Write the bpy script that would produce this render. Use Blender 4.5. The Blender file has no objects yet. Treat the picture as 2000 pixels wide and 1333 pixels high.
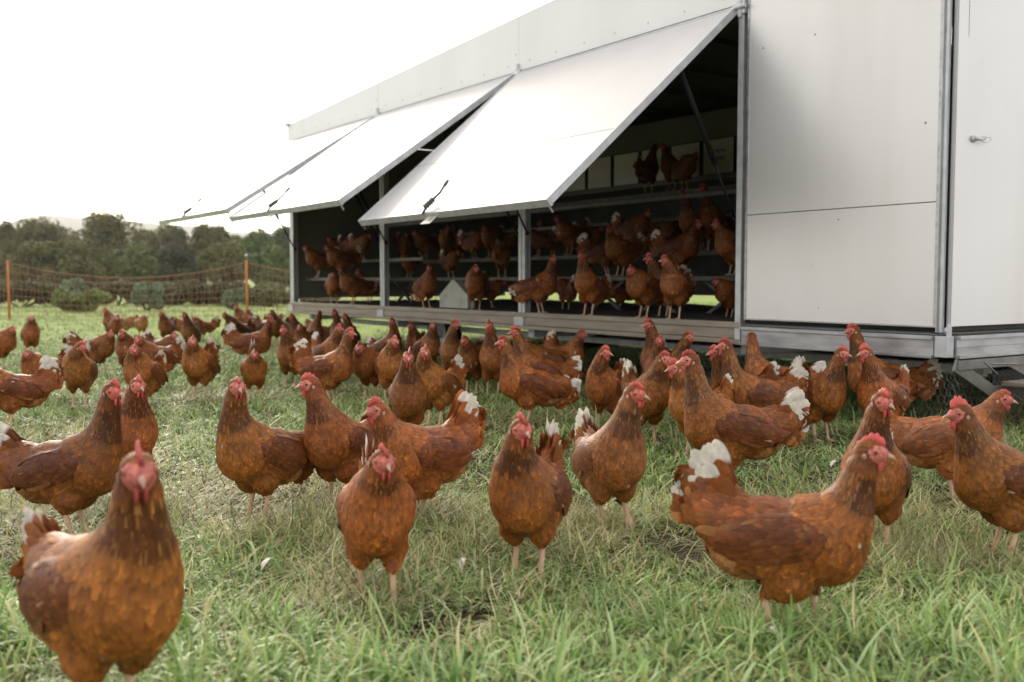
import bpy, math, random, time
import numpy as np
from mathutils import Vector, Matrix
T0 = time.time()
random.seed(7)
RNG = np.random.default_rng(7)
scene = bpy.context.scene
col = scene.collection

# ------------------------------------------------------------------ camera
FPX, HC, PITCH = 1944.4, 0.76, math.radians(3.459)
cam_d = bpy.data.cameras.new("camera")
cam = bpy.data.objects.new("camera", cam_d)
col.objects.link(cam)
cam.location = (0, 0, HC)
cam.rotation_euler = (math.pi / 2 - PITCH, 0, 0)
cam_d.lens, cam_d.sensor_width = 35, 36
cam_d.clip_start, cam_d.clip_end = 0.05, 12000
cam_d.dof.use_dof = True
cam_d.dof.focus_distance = 3.55
cam_d.dof.aperture_fstop = 3.4
scene.camera = cam

# ------------------------------------------------------------------ sky, sun, exposure
SUN_EL, SUN_AZ = math.radians(24), math.radians(-24)        # azimuth from +Y, negative = left of frame
w = bpy.data.worlds.new("World"); scene.world = w; w.use_nodes = True
nt = w.node_tree; nt.nodes.clear()
def N(tree, kind, **kw):
    n = tree.nodes.new(kind)
    for k, v in kw.items(): setattr(n, k, v)
    return n
sky = N(nt, "ShaderNodeTexSky", sky_type='NISHITA', sun_disc=False, sun_elevation=SUN_EL, sun_rotation=SUN_AZ)
sky.air_density = 1.0; sky.dust_density = 3.0; sky.ozone_density = 1.0
tc = N(nt, "ShaderNodeTexCoord")
noi = N(nt, "ShaderNodeTexNoise"); noi.inputs["Scale"].default_value = 2.2; noi.inputs["Detail"].default_value = 5
mp = N(nt, "ShaderNodeMapping"); mp.inputs["Scale"].default_value = (1, 1, 3)
nt.links.new(tc.outputs["Generated"], mp.inputs[0]); nt.links.new(mp.outputs[0], noi.inputs["Vector"])
sepw = N(nt, "ShaderNodeSeparateXYZ"); nt.links.new(tc.outputs["Generated"], sepw.inputs[0])
hor = N(nt, "ShaderNodeMapRange"); hor.inputs[1].default_value = 0.0; hor.inputs[2].default_value = .8; hor.inputs[3].default_value = 1.22; hor.inputs[4].default_value = 1.0
nt.links.new(sepw.outputs[2], hor.inputs[0])
ramp = N(nt, "ShaderNodeValToRGB")
ramp.color_ramp.elements[0].position = .3; ramp.color_ramp.elements[0].color = (1.0, .985, .955, 1)
ramp.color_ramp.elements[1].position = .7; ramp.color_ramp.elements[1].color = (.94, .915, .885, 1)
nt.links.new(noi.outputs["Fac"], ramp.inputs[0])
dt = N(nt, "ShaderNodeVectorMath", operation='DOT_PRODUCT'); dt.inputs[1].default_value = (math.sin(SUN_AZ)*.98, math.cos(SUN_AZ)*.98, .2); nt.links.new(tc.outputs["Generated"], dt.inputs[0])
cl = N(nt, "ShaderNodeMath", operation='MAXIMUM'); cl.inputs[1].default_value = 0; nt.links.new(dt.outputs["Value"], cl.inputs[0])
pw = N(nt, "ShaderNodeMath", operation='POWER'); pw.inputs[1].default_value = 7; nt.links.new(cl.outputs[0], pw.inputs[0])
ml = N(nt, "ShaderNodeMath", operation='MULTIPLY'); ml.inputs[1].default_value = 1.5; nt.links.new(pw.outputs[0], ml.inputs[0])
bg3 = N(nt, "ShaderNodeBackground"); bg3.inputs[0].default_value = (1,.93,.78,1); nt.links.new(ml.outputs[0], bg3.inputs[1])
bg1 = N(nt, "ShaderNodeBackground"); bg1.inputs[1].default_value = .05
bg2 = N(nt, "ShaderNodeBackground"); bg2.inputs[1].default_value = 1.12; nt.links.new(hor.outputs[0], bg2.inputs[1])
add = N(nt, "ShaderNodeAddShader"); out = N(nt, "ShaderNodeOutputWorld")
nt.links.new(sky.outputs[0], bg1.inputs[0]); nt.links.new(ramp.outputs[0], bg2.inputs[0])
nt.links.new(bg1.outputs[0], add.inputs[0]); nt.links.new(bg2.outputs[0], add.inputs[1]); add2 = N(nt, "ShaderNodeAddShader"); nt.links.new(add.outputs[0], add2.inputs[0]); nt.links.new(bg3.outputs[0], add2.inputs[1]); nt.links.new(add2.outputs[0], out.inputs[0])
sd = bpy.data.lights.new("sun", 'SUN'); sd.energy = 2.2; sd.angle = math.radians(14); sd.color = (1, .90, .74)
so = bpy.data.objects.new("sun", sd); col.objects.link(so)
sdir = Vector((math.sin(SUN_AZ) * math.cos(SUN_EL), math.cos(SUN_AZ) * math.cos(SUN_EL), math.sin(SUN_EL)))
so.rotation_euler = sdir.to_track_quat('Z', 'Y').to_euler()
scene.view_settings.view_transform = 'Standard'; scene.view_settings.look = 'None'
scene.view_settings.exposure = 0.26; scene.view_settings.gamma = 1
scene.cycles.max_bounces = 6; scene.cycles.diffuse_bounces = 3; scene.cycles.transparent_max_bounces = 8

# ------------------------------------------------------------------ helpers
def ray(px, py):
    xc, yc = (px - 1000) / FPX, -(py - 666.5) / FPX
    c, s = math.cos(PITCH), math.sin(PITCH)
    return Vector((xc, c + yc * s, -s + yc * c))
def at_z(px, py, z=0.0):
    r = ray(px, py); t = (z - HC) / r.z
    return Vector((r.x * t, r.y * t, z))
def at_y(px, py, Y):
    r = ray(px, py); t = Y / r.y
    return Vector((r.x * t, Y, HC + r.z * t))

def mesh_np(name, V, F, mat=None, parent=None, cols=None, smooth=True):
    """F: (n,4) or (n,3) int array"""
    V = np.asarray(V, np.float32).reshape(-1, 3); F = np.asarray(F, np.int32)
    k = F.shape[1]
    me = bpy.data.meshes.new(name)
    me.vertices.add(len(V)); me.vertices.foreach_set('co', V.ravel())
    me.loops.add(F.size); me.loops.foreach_set('vertex_index', F.ravel())
    me.polygons.add(len(F)); me.polygons.foreach_set('loop_start', np.arange(0, F.size, k, dtype=np.int32))
    me.polygons.foreach_set('loop_total', np.full(len(F), k, np.int32))
    if smooth: me.polygons.foreach_set('use_smooth', np.ones(len(F), bool))
    me.update(calc_edges=True)
    if cols is not None:
        ca = me.color_attributes.new('Col', 'FLOAT_COLOR', 'POINT')
        c4 = np.ones((len(V), 4), np.float32); c4[:, :3] = cols
        ca.data.foreach_set('color', c4.ravel())
    if mat: me.materials.append(mat)
    o = bpy.data.objects.new(name, me); col.objects.link(o)
    if parent: o.parent = parent
    return o

class MB:
    def __init__(s): s.v = []; s.f = []
    def quadbox(s, P):                                    # 8 corners
        b = len(s.v); s.v += [tuple(p) for p in P]
        s.f += [[b+i for i in q] for q in ((0,3,2,1),(4,5,6,7),(0,1,5,4),(1,2,6,5),(2,3,7,6),(3,0,4,7))]
    def box(s, x0, x1, y0, y1, z0, z1, bev=0.0):
        if bev <= 0:
            s.quadbox([(x0,y0,z0),(x1,y0,z0),(x1,y1,z0),(x0,y1,z0),(x0,y0,z1),(x1,y0,z1),(x1,y1,z1),(x0,y1,z1)]); return
        s.quadbox([(x0,y0,z0),(x1,y0,z0),(x1,y1,z0),(x0,y1,z0),(x0,y0,z1),(x1,y0,z1),(x1,y1,z1),(x0,y1,z1)])
    def bar(s, a, b, w, h, up=(0,0,1)):                   # rectangular bar from a to b
        a, b = Vector(a), Vector(b); d = (b-a).normalized(); up = Vector(up)
        x = d.cross(up).normalized(); y = x.cross(d).normalized()
        P = []
        for c in (a, b):
            for i, j in ((-1,-1),(1,-1),(1,1),(-1,1)): P.append(c + x*i*w/2 + y*j*h/2)
        s.quadbox(P)
    def tube(s, pts, r, n=8, r2=None):
        pts = [Vector(p) for p in pts]; b = len(s.v); m = len(pts)
        for i, p in enumerate(pts):
            d = (pts[min(i+1, m-1)] - pts[max(i-1, 0)]).normalized()
            up = Vector((0,0,1)) if abs(d.z) < .9 else Vector((1,0,0))
            x = d.cross(up).normalized(); y = x.cross(d)
            rr = r if r2 is None else r + (r2-r)*i/(m-1)
            for k in range(n):
                a = 2*math.pi*k/n; s.v.append(tuple(p + x*math.cos(a)*rr + y*math.sin(a)*rr))
        for i in range(m-1):
            for k in range(n):
                s.f.append([b+i*n+k, b+i*n+(k+1)%n, b+(i+1)*n+(k+1)%n, b+(i+1)*n+k])
        s.f.append([b+k for k in range(n)][::-1]); s.f.append([b+(m-1)*n+k for k in range(n)])
    def ball(s, c, r, nu=10, nv=7):
        c = Vector(c); r = r if hasattr(r, '__len__') else (r, r, r); b = len(s.v)
        for j in range(nv+1):
            t = math.pi*j/nv
            for i in range(nu):
                a = 2*math.pi*i/nu
                s.v.append((c.x+r[0]*math.sin(t)*math.cos(a), c.y+r[1]*math.sin(t)*math.sin(a), c.z+r[2]*math.cos(t)))
        for j in range(nv):
            for i in range(nu):
                s.f.append([b+j*nu+i, b+(j+1)*nu+i, b+(j+1)*nu+(i+1)%nu, b+j*nu+(i+1)%nu])
    def prism(s, prof, y0, y1, axis='y'):                  # closed polygon extruded
        b = len(s.v); n = len(prof)
        for y in (y0, y1):
            for p in prof: s.v.append((p[0], y, p[1]) if axis == 'y' else (y, p[0], p[1]))
        for k in range(n): s.f.append([b+k, b+(k+1)%n, b+n+(k+1)%n, b+n+k])
        s.f.append([b+k for k in range(n)][::-1]); s.f.append([b+n+k for k in range(n)])
    def build(s, name, mat, parent=None, smooth=False, bevel=0.0):
        me = bpy.data.meshes.new(name); me.from_pydata(s.v, [], s.f); me.materials.append(mat)
        import bmesh
        bm = bmesh.new(); bm.from_mesh(me); bmesh.ops.recalc_face_normals(bm, faces=bm.faces); bm.to_mesh(me); bm.free()
        if smooth:
            me.polygons.foreach_set('use_smooth', np.ones(len(me.polygons), bool))
        o = bpy.data.objects.new(name, me); col.objects.link(o)
        if bevel:
            m = o.modifiers.new('bevel', 'BEVEL'); m.width = bevel; m.segments = 2; m.limit_method = 'ANGLE'
        if parent: o.parent = parent
        return o

def tag(o, label=None, cat=None, group=None, kind=None):
    if label: o['label'] = label
    if cat: o['category'] = cat
    if group: o['group'] = group
    if kind: o['kind'] = kind
    return o
def empty(name, loc=(0,0,0), rz=0, sc=1):
    o = bpy.data.objects.new(name, None); col.objects.link(o)
    o.location = loc; o.rotation_euler = (0,0,rz); o.scale = (sc,)*3; o.empty_display_size = .1
    return o

# ------------------------------------------------------------------ materials
def pmat(name, color, rough=.6, metal=0, noise=None, bump=0, bscale=60, spec=.5, streak=None, dirt=None):
    m = bpy.data.materials.new(name); m.use_nodes = True; t = m.node_tree
    b = t.nodes["Principled BSDF"]; b.inputs["Roughness"].default_value = rough; b.inputs["Metallic"].default_value = metal
    b.inputs["Specular IOR Level"].default_value = spec
    b.inputs["Base Color"].default_value = (*color, 1)
    if noise:                                             # noise = (scale, second colour, lo, hi)
        tcn = N(t, "ShaderNodeTexCoord"); mpn = N(t, "ShaderNodeMapping")
        if streak: mpn.inputs["Scale"].default_value = streak
        n = N(t, "ShaderNodeTexNoise"); n.inputs["Scale"].default_value = noise[0]; n.inputs["Detail"].default_value = 8
        r = N(t, "ShaderNodeMapRange"); r.inputs[1].default_value = noise[2]; r.inputs[2].default_value = noise[3]
        mx = N(t, "ShaderNodeMix", data_type='RGBA'); mx.inputs[6].default_value = (*color, 1); mx.inputs[7].default_value = (*noise[1], 1)
        t.links.new(tcn.outputs["Object"], mpn.inputs[0]); t.links.new(mpn.outputs[0], n.inputs["Vector"])
        t.links.new(n.outputs["Fac"], r.inputs[0]); t.links.new(r.outputs[0], mx.inputs[0]); t.links.new(mx.outputs[2], b.inputs["Base Color"])
    if dirt:                                              # dirt = (colour, amount): runs, smears and specks
        src = b.inputs["Base Color"].links[0].from_socket; tcn = N(t, "ShaderNodeTexCoord")
        for sc_, st_, lo, hi, am in ((2.4,(1,1,.16),.52,.78,1.0),(1.1,(1,1.6,.7),.55,.8,.7),(46,(1,1,.6),.70,.74,2.2)):
            mpn = N(t, "ShaderNodeMapping"); mpn.inputs["Scale"].default_value = st_; n = N(t, "ShaderNodeTexNoise"); n.inputs["Scale"].default_value = sc_; n.inputs["Detail"].default_value = 7
            r = N(t, "ShaderNodeMapRange"); r.inputs[1].default_value = lo; r.inputs[2].default_value = hi; r.inputs[4].default_value = min(1, dirt[1]*am)
            mx = N(t, "ShaderNodeMix", data_type='RGBA'); mx.inputs[7].default_value = (*dirt[0], 1)
            t.links.new(tcn.outputs["Object"], mpn.inputs[0]); t.links.new(mpn.outputs[0], n.inputs["Vector"]); t.links.new(n.outputs["Fac"], r.inputs[0]); t.links.new(r.outputs[0], mx.inputs[0])
            t.links.new(src, mx.inputs[6]); t.links.new(mx.outputs[2], b.inputs["Base Color"]); src = mx.outputs[2]
    if bump:
        tcn = N(t, "ShaderNodeTexCoord"); n = N(t, "ShaderNodeTexNoise"); n.inputs["Scale"].default_value = bscale; n.inputs["Detail"].default_value = 6
        bp = N(t, "ShaderNodeBump"); bp.inputs["Strength"].default_value = bump; bp.inputs["Distance"].default_value = .01
        t.links.new(tcn.outputs["Object"], n.inputs["Vector"]); t.links.new(n.outputs["Fac"], bp.inputs["Height"]); t.links.new(bp.outputs[0], b.inputs["Normal"])
    return m

def vcol_mat(name, rough=.6, transl=0.0, sheen=0.0, bump=0, bscale=300, spec=.3, nz=0.0):
    m = bpy.data.materials.new(name); m.use_nodes = True; t = m.node_tree
    b = t.nodes["Principled BSDF"]; o = t.nodes["Material Output"]
    a = N(t, "ShaderNodeAttribute", attribute_name='Col')
    b.inputs["Roughness"].default_value = rough; b.inputs["Specular IOR Level"].default_value = spec
    src = a.outputs["Color"]
    if nz:
        tcn = N(t, "ShaderNodeTexCoord"); n = N(t, "ShaderNodeTexNoise"); n.inputs["Scale"].default_value = 45; n.inputs["Detail"].default_value = 4
        r = N(t, "ShaderNodeMapRange"); r.inputs[1].default_value = .3; r.inputs[2].default_value = .7; r.inputs[3].default_value = 1-nz; r.inputs[4].default_value = 1+nz
        mx = N(t, "ShaderNodeVectorMath", operation='MULTIPLY')
        t.links.new(tcn.outputs["Object"], n.inputs["Vector"]); t.links.new(n.outputs["Fac"], r.inputs[0])
        t.links.new(src, mx.inputs[0]); t.links.new(r.outputs[0], mx.inputs[1]); src = mx.outputs[0]
    t.links.new(src, b.inputs["Base Color"])
    if sheen: b.inputs["Sheen Weight"].default_value = sheen; b.inputs["Sheen Roughness"].default_value = .5; b.inputs["Sheen Tint"].default_value = (1,.6,.3,1)
    if transl:
        tr = N(t, "ShaderNodeBsdfTranslucent"); mx = N(t, "ShaderNodeMixShader"); mx.inputs[0].default_value = transl
        t.links.new(src, tr.inputs[0]); t.links.new(b.outputs[0], mx.inputs[1]); t.links.new(tr.outputs[0], mx.inputs[2]); t.links.new(mx.outputs[0], o.inputs[0])
    if bump:
        tcn = N(t, "ShaderNodeTexCoord"); n = N(t, "ShaderNodeTexNoise"); n.inputs["Scale"].default_value = bscale
        bp = N(t, "ShaderNodeBump"); bp.inputs["Strength"].default_value = bump; bp.inputs["Distance"].default_value = .003
        t.links.new(tcn.outputs["Object"], n.inputs["Vector"]); t.links.new(n.outputs["Fac"], bp.inputs["Height"]); t.links.new(bp.outputs[0], b.inputs["Normal"])
    return m

M = {}
M['panel'] = pmat('white_panel', (.67,.655,.63), .34, .30, (1.2, (.71,.695,.675), .35, .7), spec=.6, bump=.03, bscale=1.5, dirt=((.30,.27,.20), .15))
M['flap'] = pmat('flap_panel', (.475,.46,.455), .40, 0, (2.5, (.505,.49,.485), .35, .65), spec=.5, bump=.03, bscale=1.3, dirt=((.36,.33,.28), .10))
M['fascia'] = pmat('fascia_panel', (.72,.72,.70), .5, 0, (1.5, (.76,.76,.74), .35, .7), spec=.4, dirt=((.40,.38,.32), .12))
M['galv'] = pmat('galvanised_steel', (.58,.59,.60), .45, .25, (14, (.44,.45,.46), .35, .7), bump=.05, bscale=80)
M['beam'] = pmat('weathered_beam', (.33,.28,.22), .5, .2, (3, (.25,.205,.155), .38, .66), bump=.1, bscale=40, streak=(1,1,7))
M['alloy'] = pmat('bare_aluminium', (.46,.46,.47), .38, .6, (6, (.3,.3,.3), .4, .7), streak=(1,1,5))
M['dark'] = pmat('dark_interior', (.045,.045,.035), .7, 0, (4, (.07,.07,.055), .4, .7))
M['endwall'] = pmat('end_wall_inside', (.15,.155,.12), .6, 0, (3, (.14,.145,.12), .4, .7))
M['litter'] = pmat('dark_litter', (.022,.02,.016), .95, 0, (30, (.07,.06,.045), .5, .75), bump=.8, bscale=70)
M['black'] = pmat('black_rubber', (.010,.010,.011), .75, spec=.15)
M['nest'] = pmat('nest_curtain', (.78,.76,.62), .6, 0, (5, (.70,.68,.55), .4, .7))
M['print'] = pmat('blue_print', (.05,.20,.28), .6)
M['perch'] = pmat('perch_bar', (.10,.10,.085), .6, 0, (12, (.16,.155,.13), .4, .7))
M['steptone'] = pmat('step_metal', (.27,.26,.24), .5, .4, (9, (.17,.16,.14), .35, .7))
M['brace'] = pmat('dull_brace', (.13,.135,.13), .5, .4, (14, (.09,.09,.09), .35, .7))
M['paleboard'] = pmat('pale_feeder', (.48,.48,.42), .55, 0, (9, (.33,.32,.26), .45, .75))
M['timber'] = pmat('grey_timber', (.30,.25,.20), .8, 0, (8, (.17,.135,.10), .4, .65), bump=.3, bscale=50, streak=(6,1,6))
M['wire'] = pmat('chicken_wire', (.25,.27,.26), .5, .4)
M['orange'] = pmat('orange_post', (.55,.20,.08), .5, 0, (10, (.5,.13,.035), .4, .7))
M['net'] = pmat('netting_strand', (.36,.17,.10), .7, 0, (30, (.24,.11,.07), .4, .6))
M['bark'] = pmat('bark', (.07,.055,.04), .9, 0, (12, (.12,.10,.075), .4, .6), bump=.6, bscale=25)
M['post'] = pmat('old_fence_post', (.22,.20,.17), .85, 0, (9, (.12,.11,.09), .4, .65))
M['feather'] = vcol_mat('feathers', .52, .05, 0, nz=.22, spec=.30)
M['body'] = vcol_mat('hen_body', .65, 0, 0, bump=.25, bscale=220, nz=.15)
M['skin'] = vcol_mat('red_skin', .5, 0, 0, bump=.5, bscale=350, spec=.4, nz=.15)
M['horn'] = pmat('beak_horn', (.55,.36,.24), .4, 0, (120, (.40,.22,.14), .4, .6))
M['lobe'] = pmat('ear_lobe', (.50,.26,.19), .6)
M['iris'] = pmat('amber_iris', (.42,.17,.04), .15)
M['pupil'] = pmat('pupil', (.006,.005,.005), .08)
M['leaf'] = vcol_mat('leaves', .6, .25, 0)
M['grass'] = vcol_mat('grass_blades', .48, .28, 0, spec=.4)

# ------------------------------------------------------------------ ground
def vnoise(x, y, s, seed=0):
    """smooth value noise, vectorised"""
    x = np.asarray(x, float)/s + seed*17.13; y = np.asarray(y, float)/s + seed*5.71
    xi, yi = np.floor(x).astype(np.int64), np.floor(y).astype(np.int64)
    fx, fy = x-xi, y-yi; fx = fx*fx*(3-2*fx); fy = fy*fy*(3-2*fy)
    def h(a, b):
        n = (a*374761393 + b*668265263 + seed*1442695) & 0x7fffffff
        n = ((n ^ (n >> 13))*1274126177) & 0x7fffffff
        return ((n ^ (n >> 16)) & 0xffff)/65535.0
    return (h(xi,yi)*(1-fx)+h(xi+1,yi)*fx)*(1-fy) + (h(xi,yi+1)*(1-fx)+h(xi+1,yi+1)*fx)*fy
def gz(x, y):                                              # gentle ground relief
    return .022*(vnoise(x,y,.55,1)-.5) + .05*(vnoise(x,y,2.6,2)-.5)*np.clip(np.asarray(y)/6,0,1)
def bare(x, y):                                            # 0..1 : trampled straw
    b = vnoise(x,y,.8,3)*.6 + vnoise(x,y,.28,4)*.4
    for px, py, r in ((470,1000,.55),(90,1040,.4),(860,1240,.25),(1300,1060,.4),(620,950,.5),(1900,760,.9)):
        p = at_z(px,py); b = b + .35*np.exp(-((x-p.x)**2+(y-p.y)**2)/r**2)
    b = b - .34*np.clip((2.75-np.asarray(y))/.6,0,1) - .30*np.clip((np.asarray(y)-5.5)/3,0,1)
    return np.clip((b-.58)/.20,0,1)

def soil(x, y):
    s = 0
    for px, py, r_ in ((490,1012,.20),(110,1050,.20),(1330,1075,.16),(870,1225,.12),(640,905,.22),(1130,1000,.12),(1880,1000,.15)):
        p = at_z(px,py); s = s + np.exp(-((x-p.x)**2/r_**2+(y-p.y)**2/(r_*1.3)**2))
    return np.clip(s*1.5,0,1)*(.62+.8*vnoise(x,y,.09,11))
def build_ground():
    ys = np.concatenate([np.arange(.2,8,.06), np.arange(8,24,.35), np.array([24,30,40,55,80,120,200,400,900,2000,3600])])
    nx = 150; V = []; 
    for y in ys:
        half = max(7.0, y*1.2) if y < 400 else y*1.2
        xs = np.linspace(-half, half, nx)
        V.append(np.stack([xs, np.full(nx, y), np.where(y < 60, gz(xs, y), 0)], 1))
    # behind the camera too
    back = []
    for y in (-300, -20, -2.0):
        xs = np.linspace(-max(7,abs(y)*1.2), max(7,abs(y)*1.2), nx); back.append(np.stack([xs, np.full(nx, y), np.zeros(nx)], 1))
    V = np.concatenate(back+V); rows = len(ys)+3
    i = np.arange(rows-1)[:,None]*nx + np.arange(nx-1)[None]
    F = np.stack([i, i+1, i+nx+1, i+nx], -1).reshape(-1,4)
    m = bpy.data.materials.new('ground_soil'); m.use_nodes = True; t = m.node_tree; b = t.nodes["Principled BSDF"]
    b.inputs["Roughness"].default_value = .95; b.inputs["Specular IOR Level"].default_value = .1
    g = N(t, "ShaderNodeNewGeometry"); sx = N(t, "ShaderNodeSeparateXYZ"); t.links.new(g.outputs["Position"], sx.inputs[0])
    n1 = N(t, "ShaderNodeTexNoise"); n1.inputs["Scale"].default_value = 24; n1.inputs["Detail"].default_value = 9; n1.inputs["Roughness"].default_value = .7
    n2 = N(t, "ShaderNodeTexNoise"); n2.inputs["Scale"].default_value = .55; n2.inputs["Detail"].default_value = 6
    for n in (n1, n2): t.links.new(g.outputs["Position"], n.inputs["Vector"])
    r1 = N(t, "ShaderNodeValToRGB"); e = r1.color_ramp.elements
    e[0].position = .32; e[0].color = (.018,.014,.010,1); e[1].position = .78; e[1].color = (.10,.08,.045,1)
    t.links.new(n1.outputs["Fac"], r1.inputs[0])
    r2 = N(t, "ShaderNodeValToRGB"); e = r2.color_ramp.elements
    e[0].position = .3; e[0].color = (.17,.235,.065,1); e[1].position = .7; e[1].color = (.27,.33,.09,1)
    t.links.new(n2.outputs["Fac"], r2.inputs[0])
    mr = N(t, "ShaderNodeMapRange"); mr.inputs[1].default_value = 4.5; mr.inputs[2].default_value = 15; mr.clamp = True
    t.links.new(sx.outputs[1], mr.inputs[0])
    mx = N(t, "ShaderNodeMix", data_type='RGBA'); t.links.new(mr.outputs[0], mx.inputs[0]); t.links.new(r1.outputs[0], mx.inputs[6]); t.links.new(r2.outputs[0], mx.inputs[7])
    t.links.new(mx.outputs[2], b.inputs["Base Color"])
    bp = N(t, "ShaderNodeBump"); bp.inputs["Strength"].default_value = .8; bp.inputs["Distance"].default_value = .02
    t.links.new(n1.outputs["Fac"], bp.inputs["Height"]); t.links.new(bp.outputs[0], b.inputs["Normal"])
    o = mesh_np('ground', V, F, m); tag(o, 'flat pasture ground reaching the tree line', None, None, 'structure')
build_ground()

def blades(x, y, L, wd, lean, az, colr, droop, z0=None, rows=4, curl=None):
    """ribbon blades; arrays of n"""
    n = len(x); f = np.linspace(0, 1, rows+1)
    z0 = gz(x, y) if z0 is None else z0
    dx, dy = np.cos(az), np.sin(az)
    sxv, syv = -dy, dx
    ang0 = lean                                            # angle from vertical at base
    P = np.zeros((n, rows+1, 3)); cx = x.copy(); cy = y.copy(); cz = z0-.004
    V = np.zeros((n, rows+1, 2, 3), np.float32)
    prof = np.array([1, .95, .8, .55, .08]) if rows == 4 else np.linspace(1, .1, rows+1)
    for k in range(rows+1):
        hw = wd*prof[k]/2
        V[:,k,0,0] = cx-sxv*hw; V[:,k,0,1] = cy-syv*hw; V[:,k,0,2] = cz
        V[:,k,1,0] = cx+sxv*hw; V[:,k,1,1] = cy+syv*hw; V[:,k,1,2] = cz
        a = ang0 + droop*(k+.5)/rows
        if curl is not None: az = az+curl/rows; dx, dy = np.cos(az), np.sin(az); sxv, syv = -dy, dx
        st = L/rows
        cx = cx+dx*np.sin(a)*st; cy = cy+dy*np.sin(a)*st; cz = np.maximum(cz+np.cos(a)*st, z0+.002)
    base = (np.arange(n)*(rows+1)*2)[:,None]
    k = np.arange(rows)[None]*2
    F = np.stack([base+k, base+k+1, base+k+3, base+k+2], -1).reshape(-1,4)
    C = np.repeat(colr[:,None,:], (rows+1)*2, 1).astype(np.float32)
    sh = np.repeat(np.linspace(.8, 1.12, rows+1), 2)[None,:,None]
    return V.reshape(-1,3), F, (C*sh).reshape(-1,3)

def scatter(n, d0, d1, power=1.0):
    """random points in the view wedge between distances d0..d1, density uniform in area"""
    y = np.sqrt(RNG.uniform(d0**2, d1**2, n)); x = RNG.uniform(-.60, .60, n)*y + RNG.normal(0,.05,n)
    return x, y
def lerp(a, b, t): return np.asarray(a)[None]*(1-t[:,None]) + np.asarray(b)[None]*t[:,None]

def build_grass():
    parts = []
    def push(v, f, c):
        off = sum(len(p[0]) for p in parts); parts.append((v, f+off, c))
    G1, G2, G3 = (.075,.16,.030), (.29,.44,.12), (.54,.60,.20)
    GB = (.49,.60,.30)
    S1, S2 = (.40,.33,.13), (.78,.71,.38)
    for n, d0, d1, wd, L in ((88000,1.5,3.2,.0062,.062), (105000,3.2,6.5,.0062,.060), (120000,6.5,13,.007,.08), (60000,13,34,.014,.10)):
        cl = n//14
        cx, cy = scatter(cl, d0, d1); cq = RNG.random(cl)
        k = RNG.integers(0, cl, n); sp = .016 + .010*(d0>3)+.03*(d0>8)
        x = cx[k]+RNG.normal(0,sp,n); y = cy[k]+RNG.normal(0,sp,n)
        b = bare(x, y)
        keep = RNG.random(n) > np.maximum(b*.92, soil(x,y)*.95)
        x, y, b, k = x[keep], y[keep], b[keep], k[keep]; m = len(x)
        az = RNG.uniform(0, 2*np.pi, m); hs = .26+1.0*vnoise(x,y,.30,6)*(.4+cq[k])
        fg = np.clip((2.70+.5*(vnoise(x,y,.35,9)-.5)-y)/.8,0,1); hs = hs*(1+.42*fg)
        Lk = L*hs*RNG.uniform(.5,1.5,m)
        tall = RNG.random(m) < .012; Lk[tall] *= 1.8
        t = np.clip(vnoise(x,y,.5,8)*.45 + RNG.random(m)*.55+cq[k]*.25-.12,0,1)
        c = lerp(G1, G2, t); yl = (RNG.random(m) < .22); c[yl] = lerp(G2, G3, RNG.random(yl.sum()))
        bl = RNG.random(m) < .20+.3*fg; c[bl] = lerp(G2, GB, RNG.random(bl.sum()))
        dead = RNG.random(m) < (.07+.15*b); c[dead] = lerp(S1, S2, RNG.random(dead.sum()))
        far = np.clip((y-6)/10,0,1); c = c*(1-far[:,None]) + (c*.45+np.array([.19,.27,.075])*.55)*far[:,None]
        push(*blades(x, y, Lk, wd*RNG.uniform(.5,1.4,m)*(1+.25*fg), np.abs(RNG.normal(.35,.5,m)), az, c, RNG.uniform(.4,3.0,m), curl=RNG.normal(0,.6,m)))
    for n, d0, d1, wd in ((95000,1.5,3.4,.0029),(90000,3.4,7,.0042)):
        x, y = scatter(n, d0, d1); b = bare(x,y); keep = RNG.random(n) < (.16+.84*b)*(1-np.clip(.86*soil(x,y),0,.9)); x, y, b = x[keep], y[keep], b[keep]; m = len(x)
        c = lerp(S1, S2, RNG.random(m)); gr = RNG.random(m) < .45; c[gr] = lerp((.20,.28,.09), (.46,.54,.24), RNG.random(gr.sum()))
        br = RNG.random(m) < .16; c[br] = lerp((.09,.06,.035), (.2,.14,.08), RNG.random(br.sum()))
        push(*blades(x, y, RNG.uniform(.04,.17,m), wd*RNG.uniform(.6,1.5,m), np.where(RNG.random(m)<.12,.6,1)*RNG.uniform(1.05,1.5,m), RNG.uniform(0,2*np.pi,m), c, RNG.normal(.25,.5,m), z0=gz(x,y)+RNG.uniform(.002,.028,m), curl=RNG.normal(0,1.6,m)))
    V = np.concatenate([p[0] for p in parts]); F = np.concatenate([p[1] for p in parts]); C = np.concatenate([p[2] for p in parts])
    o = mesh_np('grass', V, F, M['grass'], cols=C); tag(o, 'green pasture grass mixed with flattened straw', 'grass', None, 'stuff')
build_grass()
print('grass', time.time()-T0)

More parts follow.
